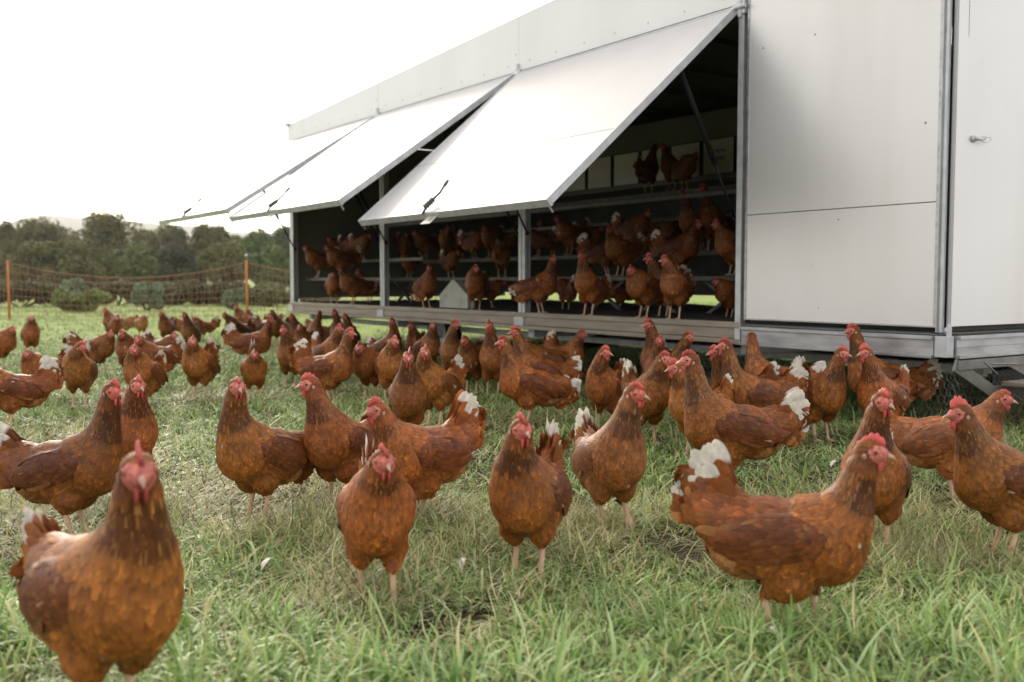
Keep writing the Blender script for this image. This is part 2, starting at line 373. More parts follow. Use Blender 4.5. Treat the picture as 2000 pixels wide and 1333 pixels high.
# ------------------------------------------------------------------ distant hills, trees, bushes
def build_hills():
    D = 2600; pts = [(-900,500),(-500,470),(-200,455),(0,440),(60,422),(90,418),(150,424),(230,428),(300,436),(370,440),(450,452),(520,456),(600,452),(700,440),(900,450),(1400,470),(2200,500),(3000,520)]
    xs = np.linspace(-900, 3000, 240); ys = np.interp(xs, [p[0] for p in pts], [p[1] for p in pts]) + 1.5*vnoise(xs, xs*0, 25, 3)
    V = []; nz_ = 8
    for j in range(nz_+1):
        f = j/nz_
        for x, y in zip(xs, ys):
            p = at_y(x, y, D); top = max(p.z, 2)
            V.append((p.x*(1-.18*(1-f)), D-(1-f)*500, -2 + (top+2)*math.sin(f*math.pi/2)))
    for x, y in zip(xs, ys):
        p = at_y(x, y, D); V.append((p.x*1.15, D+700, -2))
    n = len(xs); i = np.arange(nz_+1)[:,None]*n+np.arange(n-1)[None]; F = np.stack([i, i+1, i+n+1, i+n], -1).reshape(-1,4)
    m = pmat('far_hills', (.10,.12,.11), .95, 0, (.004, (.07,.09,.06), .4, .6), spec=.1)
    tag(mesh_np('hills', V, F, m), 'pale far hills behind the tree line', None, None, 'structure')
build_hills()

def leaf_cloud(centres, radii, n, size, c1, c2, rng, shell=.55):
    """leaf cards spread through ellipsoid lobes"""
    k = rng.integers(0, len(centres), n); d = rng.normal(size=(n,3)); d /= np.linalg.norm(d,axis=1,keepdims=True)
    r = shell + (1.06-shell)*rng.random(n)**.6
    P = centres[k] + d*radii[k]*r[:,None]
    a = d + rng.normal(0,.6,(n,3)); a /= np.linalg.norm(a,axis=1,keepdims=True)
    u = np.cross(a, rng.normal(size=(n,3))); u /= np.linalg.norm(u,axis=1,keepdims=True); v = np.cross(a,u)
    s = size*rng.uniform(.5,1.4,n)[:,None]
    V = np.stack([P-u*s, P-v*s*.6, P+u*s, P+v*s*.6], 1).reshape(-1,3)
    F = np.arange(n*4).reshape(-1,4)
    t = np.clip(rng.random(n)*.5 + .5*vnoise(P[:,0]+P[:,1]*.3, P[:,2], size*6, 5),0,1)
    tone = rng.uniform(.8,1.2,len(centres))[k]
    C = np.repeat(lerp(c1,c2,t)*tone[:,None], 4, 0)
    return V, F, C

def tree(px, top, hw, D, label, c1=(.035,.05,.022), c2=(.075,.10,.035), nleaf=15000, base_frac=.12, seed=0, name='broadleaf_tree', group='trees along the far edge of the pasture'):
    rng = np.random.default_rng(100+seed)
    p = at_y(px, top, D); R = hw/FPX*D; H = p.z
    root = empty(name, (p.x, D, 0)); tag(root, label, 'tree', group)
    nl = 16; cs, rs = [], []
    for i in range(nl):
        a = rng.uniform(0,2*math.pi); q = rng.random()**.5
        zf = rng.uniform(base_frac+.16, .86)
        wmax = math.sqrt(max(.05, 1-((zf-.42)/.56)**2))
        cs.append((math.cos(a)*q*R*.72*wmax, math.sin(a)*q*R*.72*wmax, H*zf)); rr = R*rng.uniform(.34,.50)
        rs.append((rr, rr, min(rr*.9, H*.27)))
    cs.append((0,0,H*.80)); rs.append((R*.42,R*.42,H*.20))
    V, F, C = leaf_cloud(np.array(cs), np.array(rs), nleaf, max(.10, D*.0018), c1, c2, rng, .35)
    V[:,2] = np.clip(V[:,2], .05, None)
    mesh_np('crown', V, F, M['leaf'], root, C, smooth=False)
    mb = MB(); mb.tube([(0,0,-.1),(R*.02,0,H*.25),(-R*.02,0,H*.5),(0,0,H*.72)], H*.035, 8, H*.012)
    for i in range(6):
        c = cs[i]; mb.tube([(0,0,H*.3), (c[0]*.5,c[1]*.5,H*.3+(c[2]-H*.3)*.6), c], H*.014, 6, H*.005)
    mb.build('trunk', M['bark'], root, smooth=True)

OL1, OL2 = (.060,.066,.024), (.20,.195,.065)
GR1, GR2 = (.055,.085,.028), (.17,.22,.07)
TREES = [
 (-60,440,70,110,'dark rounded tree cut off by the left edge of the photo',OL1,OL2),
 (12,432,38,104,'tree with loose crown at the left edge above the orange post',OL1,OL2),
 (95,437,75,118,'broad dark tree left of the tallest one in the line',OL1,OL2),
 (200,415,92,108,'tallest round dark tree of the line, above the pasture',OL1,OL2),
 (150,470,60,92,'lower dark tree in front of the tallest round tree',OL1,OL2),
 (290,450,50,120,'small dark tree right of the tallest round tree',OL1,OL2),
 (262,478,52,90,'low olive tree filling the dip right of the tallest tree',GR1,OL2),
 (345,442,52,126,'flat topped dark tree below the tip of the farthest flap',OL1,OL2),
 (350,478,58,94,'low brownish tree in front, centre of the gap between fence posts',OL1,(.105,.10,.05)),
 (425,440,55,122,'dark tree under the lower edge of the farthest open flap',OL1,OL2),
 (440,476,50,90,'olive tree just left of the right orange fence post',OL1,OL2),
 (505,448,52,112,'green tree under the corner of the middle flap',GR1,GR2),
 (565,444,45,118,'yellow green tree crown touching the far corner of the coop',GR1,(.14,.16,.05)),
 (530,486,50,84,'bright green low tree beside the far end of the coop',GR1,GR2),
 (60,478,62,90,'low dark tree behind the net above the left orange post',OL1,OL2),
 (-20,485,50,86,'low dark tree at the very left behind the net',OL1,OL2),
 (640,450,60,112,'green tree behind the far end of the coop',GR1,GR2),
]
for i, (px, top, hw, D, lb, c1, c2) in enumerate(TREES):
    tree(px, top, hw, D, lb, c1, c2, seed=i, base_frac=.02)
def bush(px, top, hw, D, label, c1, c2, seed):
    rng = np.random.default_rng(500+seed); p = at_y(px, top, D); R = hw/FPX*D; H = p.z
    root = empty('bush', (p.x, D, 0)); tag(root, label, 'bush', 'bushes behind the poultry net')
    nl = 9; cs = np.stack([rng.uniform(-.75,.75,nl)*R, rng.uniform(-.4,.4,nl)*R, rng.uniform(.18,.68,nl)*H], 1)
    rs = np.stack([rng.uniform(.25,.4,nl)*R, rng.uniform(.25,.4,nl)*R, rng.uniform(.2,.34,nl)*H], 1)
    V, F, C = leaf_cloud(cs, rs, 4200, D*.0020, c1, c2, rng, .3); V[:,2] = np.clip(V[:,2], .02, None)
    mesh_np('foliage', V, F, M['leaf'], root, C, smooth=False)
    mb = MB()
    for k in range(4): mb.tube([(0,0,-.05), tuple(cs[k]*.6), tuple(cs[k])], .03, 5, .01)
    mb.build('stem', M['bark'], root)
PG1, PG2 = (.10,.16,.10), (.22,.31,.19)
DK1, DK2 = (.06,.065,.035), (.13,.125,.065)
LG1, LG2 = (.10,.15,.045), (.20,.26,.08)
BUSH = [(90,548,60,52,'brown thicket far behind the left orange post, right of it',DK1,DK2),(205,549,60,55,'brown thicket far behind the pale grey green shrub',DK1,DK2),(300,549,60,50,'far olive thicket behind the pale bluish green shrub',DK1,LG1),
 (400,548,60,54,'far olive thicket between the sag of the net and the right post',DK1,LG1),(500,549,60,50,'far brown thicket just behind the right orange post',DK1,DK2),
 (40,540,95,29,'brown green bush behind the left orange post',DK1,DK2),(145,541,42,27,'pale grey green shrub right of the left orange post',PG1,PG2),
 (165,562,60,24,'light green low bush behind the sagging middle of the net',LG1,LG2),(285,546,30,26,'pale bluish green shrub in the middle between the two orange posts',PG1,PG2),
 (230,545,60,31,'dark thicket left of the bluish shrub',DK1,DK2),(350,545,62,31,'dark thicket right of the bluish shrub',DK1,DK2),
 (425,543,62,31,'brown green thicket left of the right orange post',DK1,DK2),(457,560,22,26,'small pale bluish shrub just left of the right orange post',PG1,PG2),
 (530,552,70,30,'yellow green bush between right orange post and coop',LG1,DK2),(-60,545,70,29,'brown green bush at the left edge behind the net',DK1,DK2),(610,556,50,31,'bush behind the coop end',LG1,DK2)]
for i, b in enumerate(BUSH): bush(*b, i)

# old grey fence posts beyond the net
for px, tp, lb in ((206,572,'old grey fence post behind the light green bush'),(375,565,'old grey fence post right of the bluish shrub'),(520,568,'old grey fence post right of the right orange post')):
    p = at_y(px, tp, 38); mb = MB(); mb.tube([(0,0,-.2),(0,0,p.z*.97),(0,0,p.z)], .06, 10, .055)
    o = mb.build('fence_post', M['post'], None, smooth=True); o.location = (p.x, 38, 0); tag(o, lb, 'post', 'old fence posts in the distance')

# ------------------------------------------------------------------ poultry netting
def build_fence():
    Y = 20.0; px = [-451, 15, 481, 930]; root = empty('electric_net_fence', (at_y(15,560,Y).x, Y, 0))
    tag(root, 'sagging orange poultry net on two orange posts across the pasture', 'fence')
    ox = root.location.x; tops = []
    for i, x in enumerate(px):
        p = at_y(x, 512 + (3 if i == 3 else 0), Y + (i == 3)*1.5); tops.append(Vector((p.x-ox, p.y-Y, p.z)))
    for t in tops[1:3]:
        mb = MB(); mb.tube([(t.x,t.y,-.2),(t.x,t.y,t.z-.02),(t.x,t.y,t.z)], .028, 10, .022); mb.tube([(t.x,t.y,t.z),(t.x,t.y,t.z+.03)], .032, 10)
        mb.build('post', M['orange'], root, smooth=True)
    def sag(u, f):                                        # u along span, f = height fraction
        return -(4*u*(1-u))*.31*f**1.2
    mb = MB(); rng = random.Random(4)
    for k in range(3):
        a, b = tops[k], tops[k+1]
        for j, f in enumerate((.03,.14,.27,.40,.54,.70,.85,1.0)):
            pts = [a.lerp(b, u/16) for u in range(17)]
            pts = [Vector((p.x, p.y, (p.z-.03)*f+sag(i/16,f)+.02)) for i, p in enumerate(pts)]
            mb.tube(pts, .009 if f == 1 else .0048, 4)
        n = int((b-a).length/.085)
        for i in range(1, n):
            u = i/n; p = a.lerp(b, u); top = p.z-.03+sag(u,1)+.02; amp = rng.uniform(.004,.03); ph = rng.uniform(0,6)
            fall = 4*u*(1-u)
            mb.tube([(p.x+amp*(1+fall)*math.sin(ph+z*9), p.y, top*z) for z in (0,.15,.3,.45,.6,.75,.88,1)], .0042, 3)
    mb.build('net', M['net'], root)
build_fence()

# ------------------------------------------------------------------ mobile coop
YC = 5.0
CC = at_y(1843, 640, YC); CX = CC.x
CROT = math.atan2(.5647, .8253)
coop = empty('mobile_coop', (CX, YC, 0), CROT)
tag(coop, 'long white panelled mobile hen coop on a metal chassis with three propped open side flaps', 'chicken coop')
UV = Vector((math.cos(CROT), math.sin(CROT), 0)); US = Vector((-math.sin(CROT), math.cos(CROT), 0))
def CW(v, s, z): return Vector((CX, YC, 0)) + UV*v + US*s + Vector((0,0,z))
def coop_s(px, v, z=.5):
    """s so that point (v,s,z) is seen at column px"""
    lo, hi = -2.0, 14.0
    for _ in range(50):
        m = (lo+hi)/2; p = CW(v, m, z); fwd = p.y*math.cos(PITCH) - (z-HC)*math.sin(PITCH)
        if 1000+FPX*p.x/fwd > px: lo = m
        else: hi = m
    return (lo+hi)/2
def coop_z(px, py, v):
    s = coop_s(px, v, .8); P = CW(v, s, 0)
    r = ray(px, py); t = P.y/r.y
    return HC + r.z*t
S = [coop_s(px, 0, .8) for px in (1448, 1018, 746, 571)]     # posts / bays
ZD = .50                                                    # deck height
ZT = coop_z(1447, 20, 0)                                    # flap hinge height
W = 3.1; SF = S[3]
print('S', S, 'ZT', ZT, coop_z(600,275,0), coop_z(1845,640,0), coop_z(1845,698,0), coop_z(1845,656,0))
ZP = coop_z(1843, 638, 0)                                   # bottom of the panels
ZB0, ZB1 = coop_z(1843, 700, 0), coop_z(1843, 657, 0)       # chassis beam
def ffas(s): return coop_z_fas[0] + (coop_z_fas[1]-coop_z_fas[0])*s
def part(mb, name, mat, **k): return mb.build(name, M[mat], coop, **k)
# deck and litter
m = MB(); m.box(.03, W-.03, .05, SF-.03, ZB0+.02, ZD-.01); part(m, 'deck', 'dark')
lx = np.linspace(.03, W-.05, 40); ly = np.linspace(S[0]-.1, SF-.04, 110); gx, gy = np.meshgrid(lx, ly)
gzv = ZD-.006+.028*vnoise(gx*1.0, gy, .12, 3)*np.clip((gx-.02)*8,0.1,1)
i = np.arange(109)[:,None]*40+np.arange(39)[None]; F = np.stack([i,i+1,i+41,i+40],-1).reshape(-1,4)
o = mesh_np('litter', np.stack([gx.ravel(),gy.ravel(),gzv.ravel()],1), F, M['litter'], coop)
# long chassis beams (front): open bays and closed bay
m = MB()
m.box(-.02, .06, S[0]-.02, SF+.02, ZD-.095, ZD+.006); m.box(-.035, -.02, S[0]-.02, SF+.02, ZD-.03, ZD+.008)
m.box(-.035, .10, S[0]-.02, SF+.02, ZD-.128, ZD-.097)
part(m, 'side_beam', 'beam', bevel=.004)
m = MB(); m.box(-.03, .05, .035, S[0]-.03, ZB0, ZB1); m.box(-.05, -.03, .035, S[0]-.03, ZB1-.02, ZB1+.002); m.box(-.05, -.03, .035, S[0]-.03, ZB0-.002, ZB0+.016)
part(m, 'side_beam', 'alloy', bevel=.003)
m = MB(); m.box(.04, W, -.05, .02, ZB0, ZB1); m.box(.04, W, -.07, -.05, ZB1-.018, ZB1+.002); m.box(.04, W, -.07, -.05, ZB0-.002, ZB0+.016)
m.box(.04, W, -.054, -.05, (ZB0+ZB1)/2-.003, (ZB0+ZB1)/2+.003)
part(m, 'end_beam', 'alloy', bevel=.003)
m = MB(); m.box(-.03, .03, -.04, .03, ZB0+.005, ZB1+.0); m.ball((0,-.02,ZB1+.03), .018); m.tube([(0,-.03,ZB1-.01),(0,-.03,ZB1+.06)], .014); part(m, 'corner_joint', 'galv', bevel=.003)
# mesh floor strip seen between beam and panels
m = MB(); m.box(.0, .5, .04, S[0]-.04, ZB1+.004, ZB1+.010)
for k in range(60):
    y = .06+(S[0]-.12)*k/59; m.tube([(-.045,y,ZB1+.012),(.06,y,ZB1+.018)], .0022, 5)
for k in range(60):
    y = .06+2.4*k/59; m.tube([(y,-.06,ZB1+.012),(y,.06,ZB1+.018)], .0022, 5)
part(m, 'floor_mesh', 'wire')
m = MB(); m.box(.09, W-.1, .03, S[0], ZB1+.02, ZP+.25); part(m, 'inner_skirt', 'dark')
# under-frame: cross members, skids and a wheel
m = MB()
for s in (1.4, S[1], S[2]-.1, SF-.3): m.box(.1, W-.1, s-.04, s+.04, ZB0-.07, ZB0-.005)
m.box(.55, .63, .1, SF-.2, ZB0-.12, ZB0-.072); m.box(W-.7, W-.62, .1, SF-.2, ZB0-.12, ZB0-.072)
part(m, 'chassis_rail', 'galv', bevel=.003)
for s, v in ((coop_s(868,.5,.2), .5), (coop_s(868,.5,.2), W-.7)):
    wl = empty('wheel', (v, s, 0)); wl.parent = coop
    a = MB(); n = 36
    prof = [(.15,-.075),(.19,-.085),(.225,-.07),(.235,0),(.225,.07),(.19,.085),(.15,.075)]
    b = 0
    for k in range(n):
        t = 2*math.pi*k/n
        for r, y in prof: a.v.append((y, r*math.cos(t), .235+r*math.sin(t)))
    L_ = len(prof)
    for k in range(n):
        for j in range(L_): a.f.append([k*L_+j, k*L_+(j+1)%L_, ((k+1)%n)*L_+(j+1)%L_, ((k+1)%n)*L_+j])
    a.build('tyre', M['black'], wl, smooth=True)
    a = MB(); a.tube([(-.05,0,.235),(.05,0,.235)], .152, 28); a.tube([(-.09,0,.235),(.09,0,.235)], .045, 16); a.build('rim', M['galv'], wl)
# posts
for k, s in enumerate(S):
    m = MB(); top = ZT+.06
    if k == 0:
        m.box(-.029, .03, s-.008, s+.008, ZB0, top+.1); m.box(-.033, -.029, s-.024, s+.018, ZB0, top+.1)
    else:
        m.box(-.005, .055, s-.004, s+.0, ZD, top); m.box(.0, .006, s-.05, s+.04, ZD+.006, top); m.box(.05, .056, s-.05, s-.004, ZD+.006, top)
        m.box(-.03, .004, s-.07, s+.06, ZD-.10, ZD-.02)
        for j in range(9):
            z = ZD+.12+j*.2; m.tube([(-.004,s-.028,z),(-.007,s-.028,z)], .006, 8)
    part(m, 'post', 'galv')
# far end wall, back wall with a low gap, roof, ceiling
m = MB(); m.box(.0, W, SF, SF+.03, ZD+.055, ZT+.07); part(m, 'end_wall', 'endwall')
m = MB(); m.box(-.012, 0, SF-.0, SF+.034, ZD-.1, ZT+.1); m.box(-.01, -.002, SF-.06, SF-.002, ZD+.03, ZT-.3); part(m, 'end_trim', 'galv')
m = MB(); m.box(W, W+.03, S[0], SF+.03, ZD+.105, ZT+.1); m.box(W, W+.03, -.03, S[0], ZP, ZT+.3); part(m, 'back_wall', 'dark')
# fascia strip: rises towards the near end
P = {}
f_far = coop_z(567, 246, 0); f_mid = coop_z(1087, 0, 0); s_mid = coop_s(1087, 0, 2.4); slope = (f_mid-f_far)/(SF-s_mid)
def zf(s): return f_far + (SF-s)*slope
zfb = ZT+.035
for a, b in ((S[1]+.002, SF+.03), (S[0]+.002, S[1]-.002)) :
    pass
edges = [SF+.03, S[2], S[1], S[0]]
for k in range(3):
    b, a = edges[k]-.0015, edges[k+1]+.0015
    m = MB(); m.quadbox([(-.025,a,zfb),(-.0,a,zfb),(-.0,b,zfb),(-.025,b,zfb),(-.025,a,zf(a)),(-.0,a,zf(a)),(-.0,b,zf(b)),(-.025,b,zf(b))])
    part(m, 'fascia', 'fascia')
    m = MB()
    for j in range(7):
        s = a+.15+(b-a-.3)*j/6; m.tube([(-.024,s,zfb+.06),(-.029,s,zfb+.06)], .007, 8)
    m.tube([(-.024,a+.04,zfb+.14),(-.029,a+.04,zfb+.14)], .007, 8)
    part(m, 'rivets', 'galv')
m = MB(); m.quadbox([(0,.0,zf(S[0])-.03),(W+.05,.0,zf(S[0])-.03),(W+.05,SF+.05,zf(SF)-.03),(0,SF+.05,zf(SF)-.03),(0,.0,zf(S[0])+.0),(W+.05,.0,zf(S[0])),(W+.05,SF+.05,zf(SF)),(0,SF+.05,zf(SF))])
part(m, 'roof', 'fascia')
m = MB(); m.box(.01, W-.01, S[0]+.02, SF-.01, ZT+.072, ZT+.085)
for s in (S[0]+.8, S[0]+1.6, S[1], S[1]+.8, S[1]+1.6, S[2], S[2]+.8): m.box(.03, W-.05, s-.02, s+.02, ZT+.03, ZT+.071)
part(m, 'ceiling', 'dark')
m = MB(); m.box(-.015, .04, S[0]+.02, SF, ZT-.012, ZT+.022); part(m, 'hinge_rail', 'dark')
m = MB(); m.tube([(-.03,SF,f_far-.0),(-.03,SF+.05,f_far+.02),(-.03,SF+.06,f_far-.01)], .018, 8); m.box(-.06,-.026,SF-.06,SF+.04,f_far-.01,f_far+.012); part(m, 'roof_bracket', 'alloy')
for k in (0,1,2):
    s = S[k] ; m = MB(); m.box(-.045,-.005, s-.035, s+.035, ZT-.03, ZT+.05); m.tube([(-.05,s-.05,ZT+.01),(-.05,s+.05,ZT+.01)], .014, 8)
    m.box(-.05,-.027, s-.012, s+.012, ZT-.05, ZT+.09); part(m, 'hinge', 'galv', bevel=.002)
# closed side panel between post and corner
ps0, ps1 = .03, S[0]-.05
sea = coop_z(1640, 408, -.01)
PT = zf(S[0])+.0
m = MB(); m.box(-.022, -.0, ps0, ps1, ZP, sea-.0025); m.box(-.022, -.0, ps0, ps1, sea+.0025, PT)
part(m, 'side_panel', 'panel')
m = MB(); m.box(-.027,-.021, ps0-.002, ps0+.012, ZP-.006, PT); m.box(-.027,-.021, ps1-.012, ps1+.002, ZP-.006, PT); m.box(-.0275,-.021, ps0+.012, ps1-.012, ZP-.006, ZP+.002)
m.box(-.027,-.021, ps1-.05, ps1-.0125, PT-.06, PT); part(m, 'panel_trim', 'alloy')
m = MB(); rg = random.Random(5)
for _ in range(9): 
    s = rg.uniform(ps0+.05, ps1-.05); z = rg.uniform(ZP+.05, PT-.3); m.tube([(-.0215,s,z),(-.023,s,z)], rg.uniform(.003,.006), 6)
part(m, 'scuff', 'perch')
# corner post and end door
m = MB(); m.box(-.03, .012, .006, .022, ZP-.03, PT); m.box(-.03,-.024,-.006,.026, ZP-.03, PT); part(m, 'corner_post', 'galv')
m = MB(); m.box(.014, .020, -.002, .006, ZP-.02, PT); part(m, 'door_seal', 'black')
m = MB(); m.box(.021, W, -.024, -.0, ZP, PT); m.box(.0215, .105, -.027, -.024, ZP+.0, PT)
dr = part(m, 'door', 'panel')
hz = coop_z(1888, 262, .0); hv = .17
m = MB(); m.tube([(hv,-.024,hz),(hv,-.036,hz)], .017, 16); m.tube([(hv+.01,-.040,hz),(hv+.04,-.048,hz-.004),(hv+.08,-.045,hz+.004)], .006, 8); m.tube([(hv,-.036,hz),(hv+.02,-.046,hz)], .009, 8)
m.tube([(hv+.04,-.05,hz+.012),(hv+.12,-.048,hz+.014),(hv+.125,-.048,hz-.0),(hv+.08,-.05,hz-.016),(hv+.04,-.05,hz-.012)], .002, 6)
h = m.build('handle', M['galv'], coop, smooth=True); h.parent = dr
m = MB(); m.box(.112, .1135, -.0252, -.024, hz+.5, PT); hh = m.build('scratch', M['perch'], coop); hh.parent = dr

# flaps
FW = []
def flap(k, s0, s1, tipL, tipR):
    """s0 near end, s1 far end; hinge line at v=-.03,z=ZT; angle solved from the tip"""
    # tip right pixel gives w and z
    best = None
    px, py = tipR
    for i in range(400):
        wv = .6+i*.004; p = CW(-.03-wv, s0, 1.2); fwd = p.y*math.cos(PITCH)-(1.2-HC)*math.sin(PITCH)
        x = 1000+FPX*p.x/fwd
        if best is None or abs(x-px) < best[0]: best = (abs(x-px), wv, p.y)
    wv, Y = best[1], best[2]; r = ray(px, py); zt = HC + r.z*Y/r.y
    L = math.hypot(wv, ZT-zt); th = math.atan2(ZT-zt, wv)   # below horizontal
    print('flap', k, 'w', wv, 'z', zt, 'L', L, 'ang', math.degrees(th))
    f = empty('flap', (-.03, 0, ZT)); f.parent = coop; f.rotation_euler = (0, -th, 0)   # local -x runs down the flap
    t = .028; a, b = s0+.008, s1-.008
    m = MB(); js = L*.66
    m.box(-L+.01, -js-.003, a+.01, b-.01, 0, t-.004); m.box(-js+.003, -.02, a+.01, b-.01, 0, t-.004)
    m.box(-js-.003,-js+.003, a+.01, b-.01, .002, t-.010)
    m.build('sheet', M['flap'], f)
    m = MB(); m.box(-L, -.01, a-.006, a+.01, -.016, t); m.box(-L, -.01, b-.01, b+.006, -.016, t); m.box(-L-.012, -L+.0099, a-.006, b+.006, -.022, t-.001); m.box(-.019, .0, a+.01, b-.01, -.01, t)
    m.build('frame', M['galv'], f, bevel=.002)
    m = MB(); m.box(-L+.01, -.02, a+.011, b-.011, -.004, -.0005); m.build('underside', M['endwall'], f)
    lp = a + (b-a)*.58
    m = MB(); m.tube([(-L-.02,lp,t+.0),(-L+.05,lp-.012,t+.026),(-L+.10,lp-.025,t+.03)], .009, 8)
    m.tube([(-L+.01,lp-.02,t+.028),(-L+.095,lp-.024,t+.028)], .015, 8)
    for q in range(5): m.tube([(-L+.012+q*.018,lp-.02,t+.028),(-L+.018+q*.018,lp-.021,t+.028)], .022, 8)
    m.tube([(-L+.10,lp-.025,t+.03),(-L+.14,lp-.06,t+.04),(-L+.17,lp-.075,t+.055),(-L+.21,lp-.07,t+.06)], .0085, 8)
    m.tube([(-L+.19,lp-.073,t+.058),(-L+.235,lp-.066,t+.064)], .012, 8)
    m.build('latch', M['brace'], f, smooth=True)
    m = MB(); m.box(-L-.085, -L+.0, lp-.14, lp-.02, -.008, -.003); m.tube([(-L-.04,lp-.09,-.014),(-L-.04,lp-.09,.004)], .016, 10); m.box(-L-.013,-L-.009,lp-.13,lp-.03,-.004,.02)
    m.build('latch_plate', M['paleboard'], f, bevel=.002)
    m = MB(); m.tube([(-L-.005,a+.02,-.01),(-L-.01,a+.015,-.06)], .006, 6); m.tube([(-L-.005,b-.02,-.01),(-L-.01,b-.015,-.05)], .006, 6); m.build('stop_pin', M['alloy'], f)
    FW.append((f, th, L, a, b))
flap(0, S[0]+.03, S[1]-.03, (703,432), (1075,395))
flap(1, S[1]+.03, S[2]-.03, (470,430), (668,395))
flap(2, S[2]+.03, SF-.02, (318,436), (447,412))
# gas struts
for (f, th, L, a, b) in FW:
    for s in (a+.03, b-.03):
        d = .50; A = Vector((-.03-math.cos(th)*L*d*.62, s, ZT-math.sin(th)*L*d*.62-.02)); Bp = Vector((.01, s, ZT-1.25))
        if s == a+.03 and a < S[0]+.2:
            z0 = coop_z(1372, 120, -.3)
        m = MB(); mid = A.lerp(Bp, .62); m.tube([A, mid], .016, 10); m.tube([mid, Bp], .008, 8); m.ball(A, .02); m.ball(Bp, .018)
        part(m, 'gas_strut', 'black', smooth=True)
# nest boxes, ledges, perches and braces inside
vn = W-.75
zn0, zn1 = coop_z(1180, 366, vn), coop_z(1180, 306, vn)
print('nest', zn0, zn1)
m = MB(); m.box(vn+.02, W-.02, S[0]+.02, SF-.05, zn0-.02, zn0); m.box(vn-.02, vn+.02, S[0]+.02, SF-.05, zn1+.0, zn1+.26); m.box(vn-.05, vn+.02, S[0]+.02, SF-.05, zn0-.055, zn0-.022)
part(m, 'nest_box', 'endwall')
n_c = 16; cw = (SF-.1-S[0]-.05)/n_c
for k in range(n_c):
    a = S[0]+.05+k*cw; m = MB(); m.box(vn-.012, vn-.004, a+.03, a+cw-.03, zn0+.0, zn1-.01); c = part(m, 'nest_curtain', 'nest')
    if k < 8:                                               # small blue print: two wing arcs above a line of script
        q = MB(); cy = a+cw*.5; zc = zn0+(zn1-zn0)*.58; x = vn-.0135
        for dy, ww in ((.035,.05),(-.03,.06)):
            q.tube([(x, cy+dy+ww*math.cos(t), zc+.028*math.sin(t)) for t in [math.pi*j/8 for j in range(9)]], .0035, 4)
        for j in range(7): 
            y = cy+.07-j*.023; q.tube([(x,y,zc-.05),(x,y-.006,zc-.038),(x,y-.014,zc-.05)], .003, 4)
        q.tube([(x,cy+.06,zc-.058),(x,cy-.09,zc-.055)], .0022, 4)
        pr = q.build('print', M['print'], coop); pr.parent = c
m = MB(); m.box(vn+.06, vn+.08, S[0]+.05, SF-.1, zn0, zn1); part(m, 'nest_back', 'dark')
PER = {}
PER['low'] = (.8, coop_z(1150, 541, .8)); PER['mid'] = (1.3, coop_z(1350, 491, 1.3)); PER['ledge'] = (vn-.35, coop_z(1265, 379, vn-.35)); PER['rail'] = (.95, coop_z(900, 424, .95))
PER['back'] = (2.0, PER['mid'][1]+.02)
print(PER)
for k, (v, z) in PER.items():
    m = MB(); m.box(v-.022, v+.022, S[0]-.0, SF-.02, z-.035, z); part(m, 'perch', 'perch', bevel=.004)
m = MB(); m.box(.16,.20,S[2]+.25,SF-.01,PER['low'][1]-.035,PER['low'][1]); m.box(.5,.54,S[2]+.05,SF-.01,PER['mid'][1]-.035,PER['mid'][1]); m.box(.17,.19,S[2]+.3,S[2]+.33,ZD,PER['low'][1]-.036); part(m, 'perch', 'perch', bevel=.004)
m = MB(); v, z = PER['ledge']; m.box(v-.16, v-.10, S[0], SF-.02, z-.10, z-.06); m.box(v+.12, v+.16, S[0], SF-.02, z-.03, z); m.box(1.5, 1.56, S[0], SF-.02, z-.32, z-.29); part(m, 'rail', 'perch')
for s in (S[0]+.75, S[0]+1.5, S[1]-.2, S[1]+.9, S[2]-.3, S[2]+1.0):
    m = MB(); zl = PER['low'][1]
    m.bar((.9,s,ZD),(.9,s+.45,zl-.03),.025,.025); m.bar((.93,s+.45,ZD),(.93,s,zl-.03),.025,.025); part(m, 'cross_brace', 'brace')
# pale gabled feeder end standing on the deck
sfe = coop_s(885, .12, .6); hw = .25
zpk = coop_z(885, 547, .12)
m = MB(); m.prism([(sfe-hw,ZD+.01),(sfe+hw,ZD+.01),(sfe+hw,ZD+(zpk-ZD)*.48),(sfe+.02,zpk),(sfe-.02,zpk),(sfe-hw,ZD+(zpk-ZD)*.48)], .12, .20, 'x')
fd = m.build('feeder', M['paleboard'], None, bevel=.004); fd.location = coop.location; fd.rotation_euler = coop.rotation_euler
tag(fd, 'pale gable ended feeder box standing on the coop deck between two posts', 'feeder')
# folded step at the right end
m = MB(); q = -.05
for s_ in (-.05, -.42):
    m.bar((.04,s_,ZB0-.035),(.95,s_,ZB0-.035),.03,.05)
    m.bar((.02,s_,ZB0-.03),(.40,s_,ZB0-.20),.012,.065); m.bar((.50,s_,ZB0-.03),(.98,s_,ZB0-.20),.012,.05)
    m.bar((.36,s_,ZB0-.185),(1.3,s_,ZB0-.185),.02,.05)
m.tube([(.10,-.2,ZB0-.02),(.32,-.2,ZB0-.03)], .006, 6); m.tube([(.2,-.1,ZB0-.02),(.33,-.1,ZB0-.09)], .005, 6)
part(m, 'step_frame', 'steptone', bevel=.003)
m = MB(); m.box(.42,1.3,-.40,-.07,ZB0-.158,ZB0-.135); part(m, 'step_tread', 'timber', bevel=.004)
m = MB(); m.box(W-.12,W-.09,.1,S[2]+.5,.02,ZB0-.125); m.box(.9,W-.12,.25,.28,.02,ZB0-.13); part(m, 'rear_light_block', 'dark')  # added boards, block light from behind so the underside goes dark
